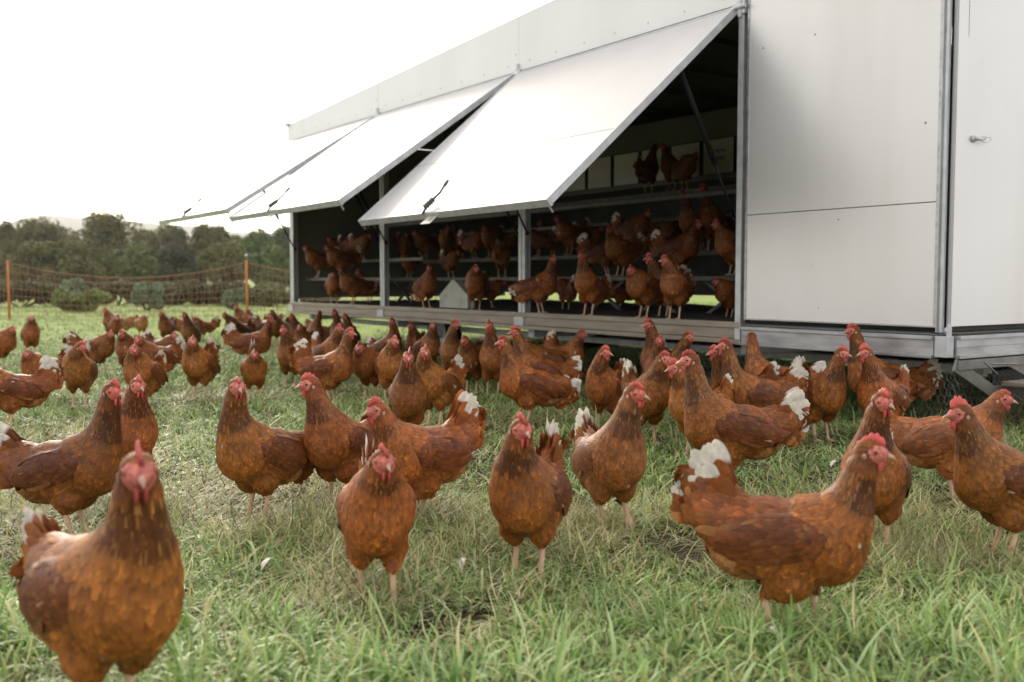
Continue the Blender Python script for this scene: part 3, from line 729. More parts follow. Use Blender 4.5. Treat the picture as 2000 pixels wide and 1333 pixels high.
# hexagonal wire skirt hanging below the beam at the near corner
m = MB(); a_ = .026; rg = random.Random(3)
def hexnet(m, u0, u1, z0, z1, fn):
    dx = a_*math.sqrt(3); nr = int((z1-z0)/(a_*1.5)); nc = int((u1-u0)/dx)
    for r in range(nr):
        for c in range(nc):
            cx = u0+c*dx+(r%2)*dx/2; cz = z0+r*a_*1.5
            pts = [fn(cx+a_*math.cos(t), cz+a_*math.sin(t)) for t in (math.pi/6, math.pi/2, 5*math.pi/6, 7*math.pi/6)]
            m.tube(pts, .0011, 3)
hexnet(m, -.05, 2.2, .0, ZB0-.03, lambda u, z: (.03+.05*math.sin(u*3)+(.3-z)*.15, u, z))
hexnet(m, .05, 1.6, .0, ZB0-.03, lambda u, z: (u, -.0+.03*math.sin(u*4), z))
part(m, 'wire_skirt', 'wire')
print('coop', time.time()-T0)
hz_m = bpy.data.materials.new('haze_air'); hz_m.use_nodes = True; t = hz_m.node_tree; t.nodes.clear()
pv = N(t, "ShaderNodeVolumePrincipled"); pv.inputs["Color"].default_value = (.97,.96,.95,1); pv.inputs["Density"].default_value = .00022; pv.inputs["Anisotropy"].default_value = .5
ov = N(t, "ShaderNodeOutputMaterial"); t.links.new(pv.outputs[0], ov.inputs["Volume"])
m = MB(); m.box(-4600, 4600, -320, 3700, -3, 330); hzo = m.build('haze', hz_m); tag(hzo, 'thin pale evening haze over the pasture', 'haze', None, 'stuff')
scene.cycles.volume_bounces = 0

# ------------------------------------------------------------------ hens
def rot(axis, a):
    c, s = math.cos(a), math.sin(a)
    if axis == 'z': return np.array([[c,-s,0],[s,c,0],[0,0,1.]])
    if axis == 'y': return np.array([[c,0,s],[0,1,0],[-s,0,c]])
    return np.array([[1,0,0],[0,c,-s],[0,s,c]])
EYE = np.eye(3)
class Sdf:
    """union of soft ellipsoids (e) and round cones (c); every primitive carries a group name"""
    def __init__(s): s.p = []
    def e(s, c, r, g, R=EYE, k=.02): s.p.append(('e', np.array(c,float), np.array(r,float), R, g, k))
    def c(s, a, b, ra, rb, g, k=.012): s.p.append(('c', np.array(a,float), np.array(b,float), ra, rb, g, k))
    def d(s, q, P):
        if q[0] == 'e':
            _, c, r, R, g, k = q; x = (P-c)@R; a = np.sqrt(((x/r)**2).sum(-1)); b = np.sqrt(((x/r**2)**2).sum(-1))+1e-9
            return a*(a-1)/b
        _, a, b, ra, rb, g, k = q; ab = b-a; t = np.clip(((P-a)@ab)/(ab@ab), 0, 1)
        return np.linalg.norm(P-a-t[...,None]*ab, axis=-1) - (ra+(rb-ra)*t)
    def bbox(s, q):
        if q[0] == 'e':
            h = np.sqrt(((q[3]*q[2][None])**2).sum(1)); return q[1]-h, q[1]+h
        r = max(q[3], q[4]); return np.minimum(q[1],q[2])-r, np.maximum(q[1],q[2])+r
    def field(s, h):
        bb = [s.bbox(q) for q in s.p]; lo = np.min([b[0] for b in bb],0)-2.5*h; hi = np.max([b[1] for b in bb],0)+2.5*h
        n = np.ceil((hi-lo)/h).astype(int)+1; D = np.full(n, .2, np.float32)
        ax = [lo[i]+h*np.arange(n[i]) for i in range(3)]
        for q, (a, b) in zip(s.p, bb):
            k = q[-1]; m = k+3*h
            i0 = np.maximum(0, np.floor((a-m-lo)/h).astype(int)); i1 = np.minimum(n, np.ceil((b+m-lo)/h).astype(int)+1)
            sl = tuple(slice(i0[i], i1[i]) for i in range(3))
            G = np.stack(np.meshgrid(*[ax[i][sl[i]] for i in range(3)], indexing='ij'), -1)
            d = s.d(q, G); o = D[sl]; hh = np.clip(k-np.abs(o-d), 0, None)/k
            D[sl] = np.minimum(o, d) - hh*hh*k*.25
        return D, lo
    def nearest(s, P):
        d = np.stack([s.d(q, P) for q in s.p], 1); return d.argmin(1), d
def surface_nets(D, lo, h):
    I = D < 0; n = np.array(D.shape)-1
    cnt = np.zeros(n, np.int8); pos = np.zeros((*n, 3), np.float32)
    def sh(A, o): return A[o[0]:o[0]+n[0], o[1]:o[1]+n[1], o[2]:o[2]+n[2]]
    for ax in range(3):
        e = np.eye(3, dtype=int)[ax]; oth = [i for i in range(3) if i != ax]
        for u in (0,1):
            for v in (0,1):
                o = np.zeros(3,int); o[oth[0]] = u; o[oth[1]] = v
                a, b = sh(D,o), sh(D,o+e); m = (a<0) != (b<0)
                t = np.where(m, a/np.where(m, a-b, 1), 0)
                cnt += m
                for k in range(3): pos[...,k] += np.where(m, (t if k == ax else o[k]), 0)
    act = cnt > 0; idx = -np.ones(n, np.int64); idx[act] = np.arange(act.sum())
    cell = np.argwhere(act); V = lo + h*(cell + pos[act]/cnt[act][:,None])
    F = []
    for ax in range(3):
        u, v = [(1,2),(2,0),(0,1)][ax]
        a = [slice(1,-1)]*3; a[ax] = slice(0,-1); b = list(a); b[ax] = slice(1,None)
        A, B = I[tuple(a)], I[tuple(b)]; m = A != B
        c = np.argwhere(m) + 1; c[:,ax] -= 1
        def g(du, dv):
            q = c.copy(); q[:,u] += du; q[:,v] += dv; return idx[q[:,0], q[:,1], q[:,2]]
        Q = np.stack([g(-1,-1), g(0,-1), g(0,0), g(-1,0)], 1); flip = ~A[m]
        Q[flip] = Q[flip][:,::-1]; F.append(Q)
    return V, np.concatenate(F)

def frame_from(d):
    d = d/np.linalg.norm(d); y = np.cross([0,0,1.], d); y /= np.linalg.norm(y)+1e-9; z = np.cross(d, y); return np.stack([d,y,z],1)
def nrm(a): return a/(np.linalg.norm(a, axis=-1, keepdims=True)+1e-9)

def nb_of(P, NBa, j, yk): return (P-NBa[j])@rot('z', yk)
def hen(label, group, loc, heading, head_yaw=0, top=.43, scale=1.0, pitch=6, lod=0, leg='stand', tail=48, white=.6, pale=0., dark=0., head_pitch=0, seed=0, comb=1.0, legs_fwd=0, neck_fwd=0.):
    """heading: world angle of +X; head_yaw relative degrees (left positive); top: head height in local metres"""
    rng = np.random.default_rng(1000+seed)
    root = empty('hen', loc, heading, scale); tag(root, label, 'hen', group)
    pitch = pitch+4; Rb = rot('y', -math.radians(pitch)); hip = np.array([-.01,0,.185])
    def B(p): return hip + Rb@(np.asarray(p,float)-hip) + np.array([0,0,.010])
    S_ = Sdf()
    S_.e(B((-.02,0,.200)), (.150,.078,.081), 'torso', Rb)
    S_.e(B((.070,0,.205)), (.080,.073,.088), 'chest', Rb)
    S_.e(B((-.055,0,.222)), (.120,.066,.070), 'torso', Rb)
    S_.e(B((-.145,0,.238)), (.070,.046,.052), 'rump', Rb@rot('y', math.radians(18)))
    S_.e(B((-.090,0,.182)), (.080,.058,.062), 'fluff', Rb)
    S_.e(B((.0,0,.172)), (.092,.058,.050), 'belly', Rb)
    ph = math.radians(tail-22); AP = np.array([-.105,0,.245]); pdir = np.array([-math.cos(ph),0,math.sin(ph)])
    S_.e(B(AP+pdir*.072), (.082,.027,.052), 'tailcore', Rb@rot('y', ph), .03)
    for sgn in (-1,1): S_.e(B((-.03,sgn*.064,.219)), (.108,.025,.052), 'wing', Rb@rot('y', math.radians(-4)), .012)
    # legs
    lz = {}
    for sgn in (-1,1):
        hx = .0; foot = np.array([.012+.0, sgn*.034, .0]); lift = 0
        if leg == 'walk': foot[0] += sgn*.045
        if leg == 'liftL' and sgn > 0 or leg == 'liftR' and sgn < 0: foot += np.array([.035,0,.045]); lift = 1
        hipp = B((-.005, sgn*.045, .15)); knee = np.array([hipp[0]*.5+foot[0]*.3+.03, sgn*.048, .125+lift*.02]); hock = np.array([foot[0]-.022-lift*.035, sgn*.034, .096+foot[2]*.8])
        S_.e(hipp+np.array([.0,-sgn*.010,-.008]), (.052,.028,.056), 'thigh', EYE, .025)
        S_.c(hipp+[0.01,-sgn*.008,-.02], hock+[0.006,0,.016], .029, .0105, 'thigh', .018)
        ank = foot+np.array([0,0,.010])
        S_.c(hock, ank, .0080, .0068, 'leg', .006)
        for a_, L_ in ((0,.052),(32,.042),(-32,.042),(180,.022)):
            d_ = np.array([math.cos(math.radians(a_)), math.sin(math.radians(a_)), 0])
            if lift: tip = ank + d_*L_*.55+np.array([0,0,-.030])
            else: tip = ank+d_*L_+np.array([0,0,-.007])
            mid = ank*.5+tip*.5+np.array([0,0,.002+.006*lift])
            S_.c(ank, mid, .0066, .0056, 'leg', .004); S_.c(mid, tip, .0056, .0030, 'leg', .004)
    # neck and head
    yaw = math.radians(head_yaw); yk = yaw*.55
    base = B((.095,0,.255)); hz_ = top-.022
    off = np.array([.038+.02*math.cos(yk)+neck_fwd, 0, 0]); offr = rot('z', yk)@off
    H = np.array([base[0]+offr[0], offr[1], hz_]); H[0] -= .25*max(0, hz_-.40)
    n0 = B((.060,0,.235)); n1 = base; span = H-n1
    c1 = n1 + np.array([.028,0,.25*max(span[2],.03)]); c2 = H + rot('z',yaw)@np.array([-.024,0,0]) + np.array([0,0,-.35*max(span[2],.04)])
    def bez(t): return (1-t)**3*n1+3*(1-t)**2*t*c1+3*(1-t)*t*t*c2+t**3*H
    S_.c(n0, n1, .074, .060, 'chest', .03)
    ts = np.linspace(0,1,7); rs = np.interp(ts, [0,.25,.5,.75,1], [.057,.042,.032,.0255,.0208]); NB = [bez(t) for t in ts]
    for i in range(6): S_.c(NB[i], NB[i+1], rs[i], rs[i+1], 'neck', .02)
    Rh = rot('z', yaw)@rot('y', math.radians(4+head_pitch))
    def HP(p): return H + Rh@np.asarray(p,float)
    S_.e(HP((.004,0,.002)), (.030,.0205,.0225), 'head', Rh, .010)
    S_.e(HP((.022,0,-.001)), (.019,.0135,.0145), 'face', Rh, .007)
    for sgn in (-1,1): S_.e(HP((.016,sgn*.0125,.002)), (.013,.006,.0125), 'face', Rh, .004)
    h = (.0036,.0052,.0075)[lod]
    D, lo = S_.field(h); V, F = surface_nets(D, lo, h)
    # normals of the field
    near, dist = S_.nearest(V); groups = np.array([q[-2] for q in S_.p]); gv = groups[near]
    me_n = np.zeros_like(V); gidx = np.clip(((V-lo)/h), 1, np.array(D.shape)-2.001); gi = np.round(gidx).astype(int)
    for k in range(3):
        e = np.eye(3, dtype=int)[k]; a = np.clip(gi+e,0,np.array(D.shape)-1); b = np.clip(gi-e,0,None)
        me_n[:,k] = D[a[:,0],a[:,1],a[:,2]] - D[b[:,0],b[:,1],b[:,2]]
    Nv = nrm(me_n)
    # palette (linear albedo)
    tint = np.array([1,1,1]) * rng.uniform(.76,1.14) * np.array([1, rng.uniform(.90,1.10), 1])
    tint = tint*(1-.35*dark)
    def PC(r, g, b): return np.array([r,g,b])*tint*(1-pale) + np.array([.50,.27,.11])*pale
    c_breast, c_back, c_wing, c_neck, c_fluff, c_dark = PC(.285,.091,.017), PC(.235,.068,.014), PC(.155,.043,.012), PC(.240,.072,.014), PC(.38,.165,.060), PC(.10,.026,.009)
    c_gold, c_wh = PC(.46,.19,.05), np.array([.76,.69,.59])
    local = (V-hip)@Rb + hip                               # body-frame coordinates
    HL = (V-H)@Rh                                          # head-frame coordinates
    C = np.tile(c_back*.8, (len(V),1)).astype(float)
    for g, c in (('chest', c_breast*.9),('neck', c_neck*.75),('head', c_neck*.95),('wing', c_wing),('fluff', c_fluff*.8),('thigh', c_breast*.8),('torso', c_back*.8),('rump', c_back*.85),('tailcore', c_back*.85),('belly', c_breast*.8)): C[gv == g] = c
    facem = (HL[:,0] > -.004+1.3*np.maximum(HL[:,2]-.004,0)+.5*np.maximum(-HL[:,2]-.014,0)) & (np.isin(gv, ['head','face'])) & (HL[:,2] < .0175) & (HL[:,2] > -.03)
    facem |= (gv == 'face')
    redn = rng.uniform(0,1); c_face = np.array([.50,.12,.095])*(1-redn*.5)+np.array([.58,.25,.19])*redn*.5
    C[facem] = c_face*(.55+.9*vnoise(HL[:,0]*1.3+HL[:,1], HL[:,2], .0045, 3))[facem][:,None]
    lg = gv == 'leg'; C[lg] = np.array([.62,.40,.26])*rng.uniform(.85,1.1)
    bo = mesh_np('body', V, F, M['body'], root, C)
    # ---------------- feathers
    nf = (8500, 3000, 900)[lod]; fs = (1.0, 1.3, 2.1)[lod]
    ok = ~(facem | lg) & ~((gv == 'head') & (HL[:,0] > .012)) & (V[:,2] > .075)
    wgt = ok.astype(float); wgt *= np.where(np.isin(gv,['neck','head']), 2.6, 1.0)*np.where(gv=='wing', .55, 1)
    cand = rng.choice(len(V), min(nf, int(ok.sum())), replace=False, p=wgt/wgt.sum())
    P = V[cand]; Nn = Nv[cand]; G = gv[cand]; LB = local[cand]; n = len(cand)
    t = np.zeros((n,3)); t[:] = Rb@np.array([-1,0,-.10])
    L = np.full(n, .027); Wd = np.full(n, .015); lift = np.full(n, .13)
    isn = np.isin(G, ['neck','head']); NBa = np.array(NB); 
    j = np.clip(((P[:,None]-NBa[None])**2).sum(-1).argmin(1), 1, 6); t[isn] = (NBa[j-1]-NBa[j])[isn]
    hd = G == 'head'; t[hd] = (Rh@np.array([-1,0,-.5]))
    fr = np.clip((top-.03-P[:,2])/.16, 0, 1)
    L[isn] = (.016+.026*fr[isn]); Wd[isn] = .0046+.0026*fr[isn]; lift[isn] = .05-.03*fr[isn]
    L[hd] = .010; Wd[hd] = .0042; lift[hd] = .08
    ch = G == 'chest'; t[ch] = Rb@np.array([-.45,0,-.9]); L[ch] = .021; Wd[ch] = .0105; lift[ch] = .09
    top_ch = ch & (LB[:,2] > .25) & (LB[:,0] < .09); t[top_ch] = Rb@np.array([-1,0,-.15])
    low = (G == 'torso') & (LB[:,2] < .20); t[low] = Rb@np.array([-.85,0,-.35]); L[low] = .026; Wd[low] = .012; bl_ = G == 'belly'; t[bl_] = Rb@np.array([-.8,0,-.3]); L[bl_] = .024; Wd[bl_] = .012
    wg = G == 'wing'; t[wg] = Rb@np.array([-1,0,-.16]); wx = np.clip((.05-LB[:,0])/.15,0,1); L[wg] = .022+.034*wx[wg]; Wd[wg] = .015+.004*wx[wg]; lift[wg] = .07
    rp = np.isin(G, ['rump','tailcore']); t[rp] = (LB[rp]-AP)@Rb.T+Rb@np.array([-.03,0,.0]); L[rp] = .036; Wd[rp] = .015; lift[rp] = .06
    fl = G == 'fluff'; t[fl] = Rb@np.array([-.8,0,-.35]); L[fl] = .024; Wd[fl] = .013; lift[fl] = .22
    th = G == 'thigh'; t[th] = np.array([-.25,0,-.95]); L[th] = .020; Wd[th] = .012; lift[th] = .14
    cB = np.zeros((n,3)); cT = np.zeros((n,3)); r1 = rng.random(n)
    def setc(m, a, b): cB[m] = a; cT[m] = b
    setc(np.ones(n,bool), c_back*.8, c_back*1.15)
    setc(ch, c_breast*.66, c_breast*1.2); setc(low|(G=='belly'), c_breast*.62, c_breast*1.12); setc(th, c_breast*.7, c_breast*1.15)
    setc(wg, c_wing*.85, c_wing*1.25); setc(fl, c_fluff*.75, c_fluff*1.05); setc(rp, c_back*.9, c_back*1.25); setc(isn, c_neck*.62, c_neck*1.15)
    fr2 = np.clip(vnoise(P[:,0]*1.0+P[:,1], P[:,2], .035, seed%9),0,1)
    w1 = (np.clip((fr-.55)/.45+rng.normal(0,.22,n),0,1)*isn)[:,None]*(nb_of(P,NBa,j,yk)[:,0:1] > -.01); cB = cB*(1-w1)+c_breast*.6*w1; cT = cT*(1-w1)+c_breast*1.2*w1
    up = np.clip(rng.normal(0,.5,n),0,1)[:,None]*((rng.random(n)<.5)&~isn)[:,None]; cT = cT*(1+.7*up)
    mott = (.78+.4*fr2)[:,None]*(.72+.56*r1)[:,None]; cB *= mott; cT *= mott
    front_dark = isn & (((P-NBa[j])@rot('z',yk))[:,0] > .006) & (fr > .15); cB[front_dark] *= .6; cT[front_dark] *= .6
    gold = isn & (rng.random(n) < np.where(nb_of(P,NBa,j,yk)[:,0] < .008, .5, .12)) & (fr > .12); cT[gold] = c_gold*(.8+.7*rng.random((gold.sum(),1))); cB[gold] = c_gold*.55; L[gold] *= 1.15; Wd[gold] *= .75
    nb_ = (P-NBa[j])@rot('z',yk)
    fleck = isn & (fr > .62) & (fr < .97) & (nb_[:,0] < .012) & (rng.random(n) < .42*max(0,white-.15)); cT[fleck] = c_wh*.75; cB[fleck] = c_gold*.8; Wd[fleck] *= .75
    edge = (wg|rp) & (rng.random(n) < .10); cT[edge] = c_gold*.6
    wf = (wg|th|ch|fl) & (rng.random(n) < np.where(wg,.006,.0012)); cT[wf] = c_wh*.75; cB[wf] = c_gold
    t = nrm(t); t += rng.normal(0,.06,(n,3)); t = nrm(t - (t*Nn).sum(1,keepdims=True)*Nn); b_ = np.cross(Nn, t)
    L = L*fs**.6*rng.uniform(.8,1.25,n); Wd = Wd*fs*rng.uniform(.85,1.2,n)
    lift = lift*rng.uniform(.5,1.5,n)
    def feathers(P, Nn, t, b_, L, Wd, lift, cB, cT, kap=7.0, rows=(0,.35,.68,.9,1.0), prof=(.45,.95,1.0,.72,.12), off=.0012, tipstart=.6):
        n = len(P); V = []; Cc = []
        for f, w_ in zip(rows, prof):
            c = P + Nn*off + t*(L*f)[:,None] + Nn*(lift*L*f - kap*(L*f)**2/2)[:,None]
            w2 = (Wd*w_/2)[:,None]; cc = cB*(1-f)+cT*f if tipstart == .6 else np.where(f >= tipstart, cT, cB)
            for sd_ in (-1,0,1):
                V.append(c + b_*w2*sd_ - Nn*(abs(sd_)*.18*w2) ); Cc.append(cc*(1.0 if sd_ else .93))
        R = len(rows); V = np.stack(V,1); Cc = np.stack(Cc,1); base_ = (np.arange(n)*R*3)[:,None]
        fc = []
        for r in range(R-1):
            for s_ in (0,1): fc.append([r*3+s_, r*3+s_+1, (r+1)*3+s_+1, (r+1)*3+s_])
        fc = np.array(fc); F = (base_[:,:,None]+fc[None]).reshape(-1,4)
        return V.reshape(-1,3), F, Cc.reshape(-1,3)
    def sub(m): return [a[m] for a in (P,Nn,t,b_,L,Wd,lift,cB,cT)]
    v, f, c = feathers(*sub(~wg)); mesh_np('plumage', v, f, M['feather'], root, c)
    # wings: covert scales plus long flight feathers
    for sgn in (1,-1):
        m = wg & (P[:,1]*sgn > 0); v, f, c = feathers(*sub(m))
        k = 11; q = np.linspace(0,1,k); P2 = np.stack([-.015-.085*q, np.full(k, sgn*.0835)-sgn*.012*q, .190+.045*q], 1)
        P2 = hip + (P2-hip)@Rb.T; T2 = np.tile(Rb@np.array([-1,-sgn*.12,-.10]), (k,1)) + np.stack([0*q,0*q,.16*q],1); T2 = nrm(T2)
        N2 = np.tile(np.array([0,sgn,.0]), (k,1)) + np.stack([0*q,0*q,.2*q],1); N2 = nrm(N2 - (N2*T2).sum(1,keepdims=True)*T2); B2 = np.cross(N2,T2)
        cc = c_wing*rng.uniform(.75,1.2,(k,1)); ct = np.where(rng.random((k,1)) < .3, c_gold*.8, cc*1.35)
        if rng.random() < .35*white+.1: ct[rng.integers(0,k)] = c_wh
        v2, f2, c2_ = feathers(P2+N2*np.linspace(.004,.0,k)[:,None], N2, T2, B2, np.full(k,.092)*rng.uniform(.9,1.1,k), np.full(k,.021), np.full(k,-.01), cc, ct, kap=1.2)
        mesh_np('wing', np.concatenate([v,v2]), np.concatenate([f,f2+len(v)]), M['feather'], root, np.concatenate([c,c2_]))
    # tail: a folded tent of broad feathers over softer coverts
    vs, fs_, cs = [], [], []; offn = 0
    wt = white*.84
    phd = math.degrees(ph)
    for layer, (k, a0, a1, r0, r1, Wt) in enumerate(((13, phd-36, phd+34, .055, .182, .038),(11, phd-38, phd+32, .045, .150, .034),(7, phd-36, phd+30, .030, .112, .030))):
        for sgn in (1,-1):
            for i_ in range(k):
                u = i_/(k-1); a = math.radians(a0+(a1-a0)*u + rng.normal(0,1.5)); rad = r1*(.86+.16*u-.10*max(0,u-.8)*5*.5)*rng.uniform(.965,1.02)
                dl = np.array([-math.cos(a), 0, math.sin(a)]); p0 = B(AP + dl*r0 + np.array([0, sgn*(.008+.008*layer), 0])); d = nrm(Rb@(dl+np.array([0,sgn*(.05+.03*layer),0])))
                nn = Rb@np.array([0, sgn, 0.]); nn = nrm(nn-(nn@d)*d + rng.normal(0,.05,3)); nn = nrm(nn-(nn@d)*d); bb = np.cross(nn, d)
                cb = c_back*rng.uniform(.8,1.2); iw = rng.random(); lit = u > .95-.75*wt
                if layer == 0: ct = c_wh*rng.uniform(.85,1.0) if (lit and iw < .97) else (c_gold if iw < .4*wt else cb*1.4)
                elif layer == 1: ct = c_wh*.9 if (lit and (u > .5 or wt > .85) and iw < wt*.9) else (c_gold if iw < .35*wt else cb*1.3)
                else: ct = cb*1.25
                ts_ = 1-(.18+.34*max(0,u-.2)+rng.normal(0,.045))*(.30+.75*wt) if layer < 2 else .85
                v, f, c = feathers(p0[None], nn[None], d[None], bb[None], np.array([rad-r0]), np.array([Wt*rng.uniform(.9,1.1)]), np.array([0.0]), cb[None], ct[None], kap=.4,
                                   rows=(0,.2,.4,.55,.66,.76,.85,.92,.97,1.0), prof=(.35,.62,.85,.98,1,.95,.82,.60,.36,.08), off=0, tipstart=ts_)
                vs.append(v); fs_.append(f+offn); cs.append(c); offn += len(v)
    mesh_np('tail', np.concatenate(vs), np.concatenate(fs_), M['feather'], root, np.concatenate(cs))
    # ---------------- head parts
    def vmb(mb, name, color, mat='skin', smooth=True):
        mb.v = [tuple(HP(p)) for p in mb.v]; o = mb.build(name, M[mat], root, smooth=smooth)
        if mat == 'skin':
            nvt = len(o.data.vertices); ca = o.data.color_attributes.new('Col','FLOAT_COLOR','POINT')
            ca.data.foreach_set('color', np.tile(np.array([*color,1.0],np.float32), nvt))
        return o
    red = np.array([.55,.085,.07])*rng.uniform(.85,1.1)
    lean_ = rng.choice([-1,1])*rng.uniform(0,.5)*(comb>.8)
    # comb: serrated blade, thick at the base
    nb = 15 if lod < 2 else 9; mb = MB(); ch_ = .019*comb
    for i_ in range(nb):
        u = i_/(nb-1); x = .030-.050*u; zb = .012+.012*math.sin(math.pi*min(1,u*.9+.18))
        hgt = ch_*(math.sin(math.pi*min(.97,u*.82+.12))**.7)*(.66+.34*abs(math.sin(math.pi*u*4.5+.35)))
        z0_, z1_ = zb-.004, zb+hgt*.55; z2_ = zb+hgt; th_ = .0042*(1-.4*abs(u-.5))
        for (yy, zz) in ((th_,z0_),(th_*.8,z1_),(th_*.3,z2_),(-th_*.3,z2_),(-th_*.8,z1_),(-th_,z0_)):
            mb.v.append((x-.006*u, yy+lean_*(zz-zb)*.8, zz))
    for i_ in range(nb-1):
        for k in range(6): mb.f.append([i_*6+k, i_*6+(k+1)%6, (i_+1)*6+(k+1)%6, (i_+1)*6+k])
    mb.f.append([0,1,2,3,4,5][::-1]); mb.f.append([(nb-1)*6+k for k in range(6)])
    vmb(mb, 'comb', red)
    mb = MB(); r_ = [(.032,.0078,.0),(.040,.0062,-.0015),(.048,.0040,-.004),(.055,.0012,-.0085)]
    for i_, (x, r, z) in enumerate(r_):
        for k in range(8):
            a = 2*math.pi*k/8; mb.v.append((x, r*.85*math.cos(a), z+r*math.sin(a)))
    for i_ in range(3):
        for k in range(8): mb.f.append([i_*8+k, i_*8+(k+1)%8, (i_+1)*8+(k+1)%8, (i_+1)*8+k])
    mb.f.append(list(range(8))[::-1]); mb.f.append([24+k for k in range(8)])
    vmb(mb, 'beak', None, 'horn')
    def side(x, z, sgn):
        mm = (np.abs(HL[:,0]-x) < .006)&(np.abs(HL[:,2]-z) < .006)&(HL[:,1]*sgn > .006)&(HL[:,1]*sgn < .035); return sgn*(HL[mm,1]*sgn).max() if mm.any() else sgn*.022
    if True:
        for sgn in (1,-1):
            mb = MB(); mb.ball((.024, sgn*.006, -.021-.004*comb), (.0075,.0028,.0115*(.7+.4*comb)), 8, 6); vmb(mb, 'wattle', red)
            e = None
            mb = MB(); mb.ball((.0165, side(.0165,.005,sgn)-sgn*.0006, .0050), (.0050,.0026,.0050), 10, 7); eo = vmb(mb, 'eye', None, 'iris')
            if lod < 2:
                mb = MB(); mb.ball((.0170, side(.0165,.005,sgn)+sgn*.0010, .0050), (.0032,.0018,.0032), 8, 6); po = vmb(mb, 'pupil', None, 'pupil'); po.parent = eo
                mb = MB(); mb.ball((-.004, side(-.004,-.006,sgn), -.006), (.0046,.0014,.0066), 8, 6); vmb(mb, 'earlobe', None, 'lobe')
    return root, H

HG = 'hens roaming on the grass in front of the coop'
def gplace(label, hx, hy, fy, by, hyaw, **k):
    """hx,hy: pixel of the head top; fy: pixel row where the feet stand; by/hyaw: facing seen in the picture (0 = to the viewer, 90 = right)"""
    seed = k.pop('seed', abs(hash_(label)) % 9999)
    p = at_z(hx, fy, 0.0); Y = p.y; az = math.degrees(math.atan2(p.x, p.y)); 
    head = math.radians(-90-az+by); rel = (hyaw-by+180)%360-180; rel = max(-150, min(150, rel))
    sc = k.pop('scale', None)
    yk = math.radians(rel)*.55; sp = k.get('pitch', 6)
    ox, oy = .115+.045*math.cos(yk), .05*math.sin(yk)      # head offset in the hen's frame
    wx, wy = ox*math.cos(head)-oy*math.sin(head), ox*math.sin(head)+oy*math.cos(head)
    Yh = Y; zt = at_y(hx, hy, Yh+wy*.9).z - .012
    if sc is None: sc = 1.0 if .36 <= zt <= .47 else (zt/.47 if zt > .47 else zt/.36)
    sc = min(1.18, max(.8, sc))
    zl = min(.50, max(.33, zt/sc))
    X = at_y(hx, hy, Y+wy*sc).x - wx*sc
    lod = k.pop('lod', 0 if Y < 4.3 else (1 if Y < 8 else 2))
    r_, H = hen(label, HG, (X, Y, float(gz(X,Y))), head, rel, zl, sc, lod=lod, seed=seed, **k)
    hw = np.array([H[0]*math.cos(head)-H[1]*math.sin(head), H[0]*math.sin(head)+H[1]*math.cos(head)])*sc
    X2 = at_y(hx, hy, Y+hw[1]).x - hw[0]; r_.location = (X2, Y, float(gz(X2, Y)))
    return r_
def hash_(s):
    h = 5381
    for c in s: h = (h*33 + ord(c)) & 0xffffffff
    return h

# ------------------------------------------------------------------ feathers dropped in the grass
for i_, (px, py, lb) in enumerate(((525,1120,'small white feather fallen in the grass left of the front walking hen'),(1512,1262,'pale feather lying in the grass under the big profile hen'),
        (905,1128,'curled cream feather on the straw between the two front facing hens'),(1630,922,'white feather in the grass in front of the hens near the corner post'))):
    p = at_z(px, py); rg = np.random.default_rng(40+i_); u = np.linspace(0, 1, 9); wv = np.array([.0008,.003,.007,.009,.0095,.009,.0075,.0045,.001])
    V = []
    for t_, w_ in zip(u, wv):
        for s_ in (-1, 0, 1): V.append((.055*(t_-.5), s_*w_, .012*math.sin(t_*math.pi)+.003*(1-abs(s_))))
    F = [[a*3+b, (a+1)*3+b, (a+1)*3+b+1, a*3+b+1] for a in range(8) for b in (0, 1)]
    o = mesh_np('loose_feather', V, np.array(F), M['feather'], None, np.tile([.78,.73,.65], (27,1)))
    o.location = (p.x, p.y, float(gz(p.x,p.y))+.028); o.rotation_euler = (.3, .15, rg.uniform(0,6)); o.scale = (1.2,)*3
    tag(o, lb, 'feather')
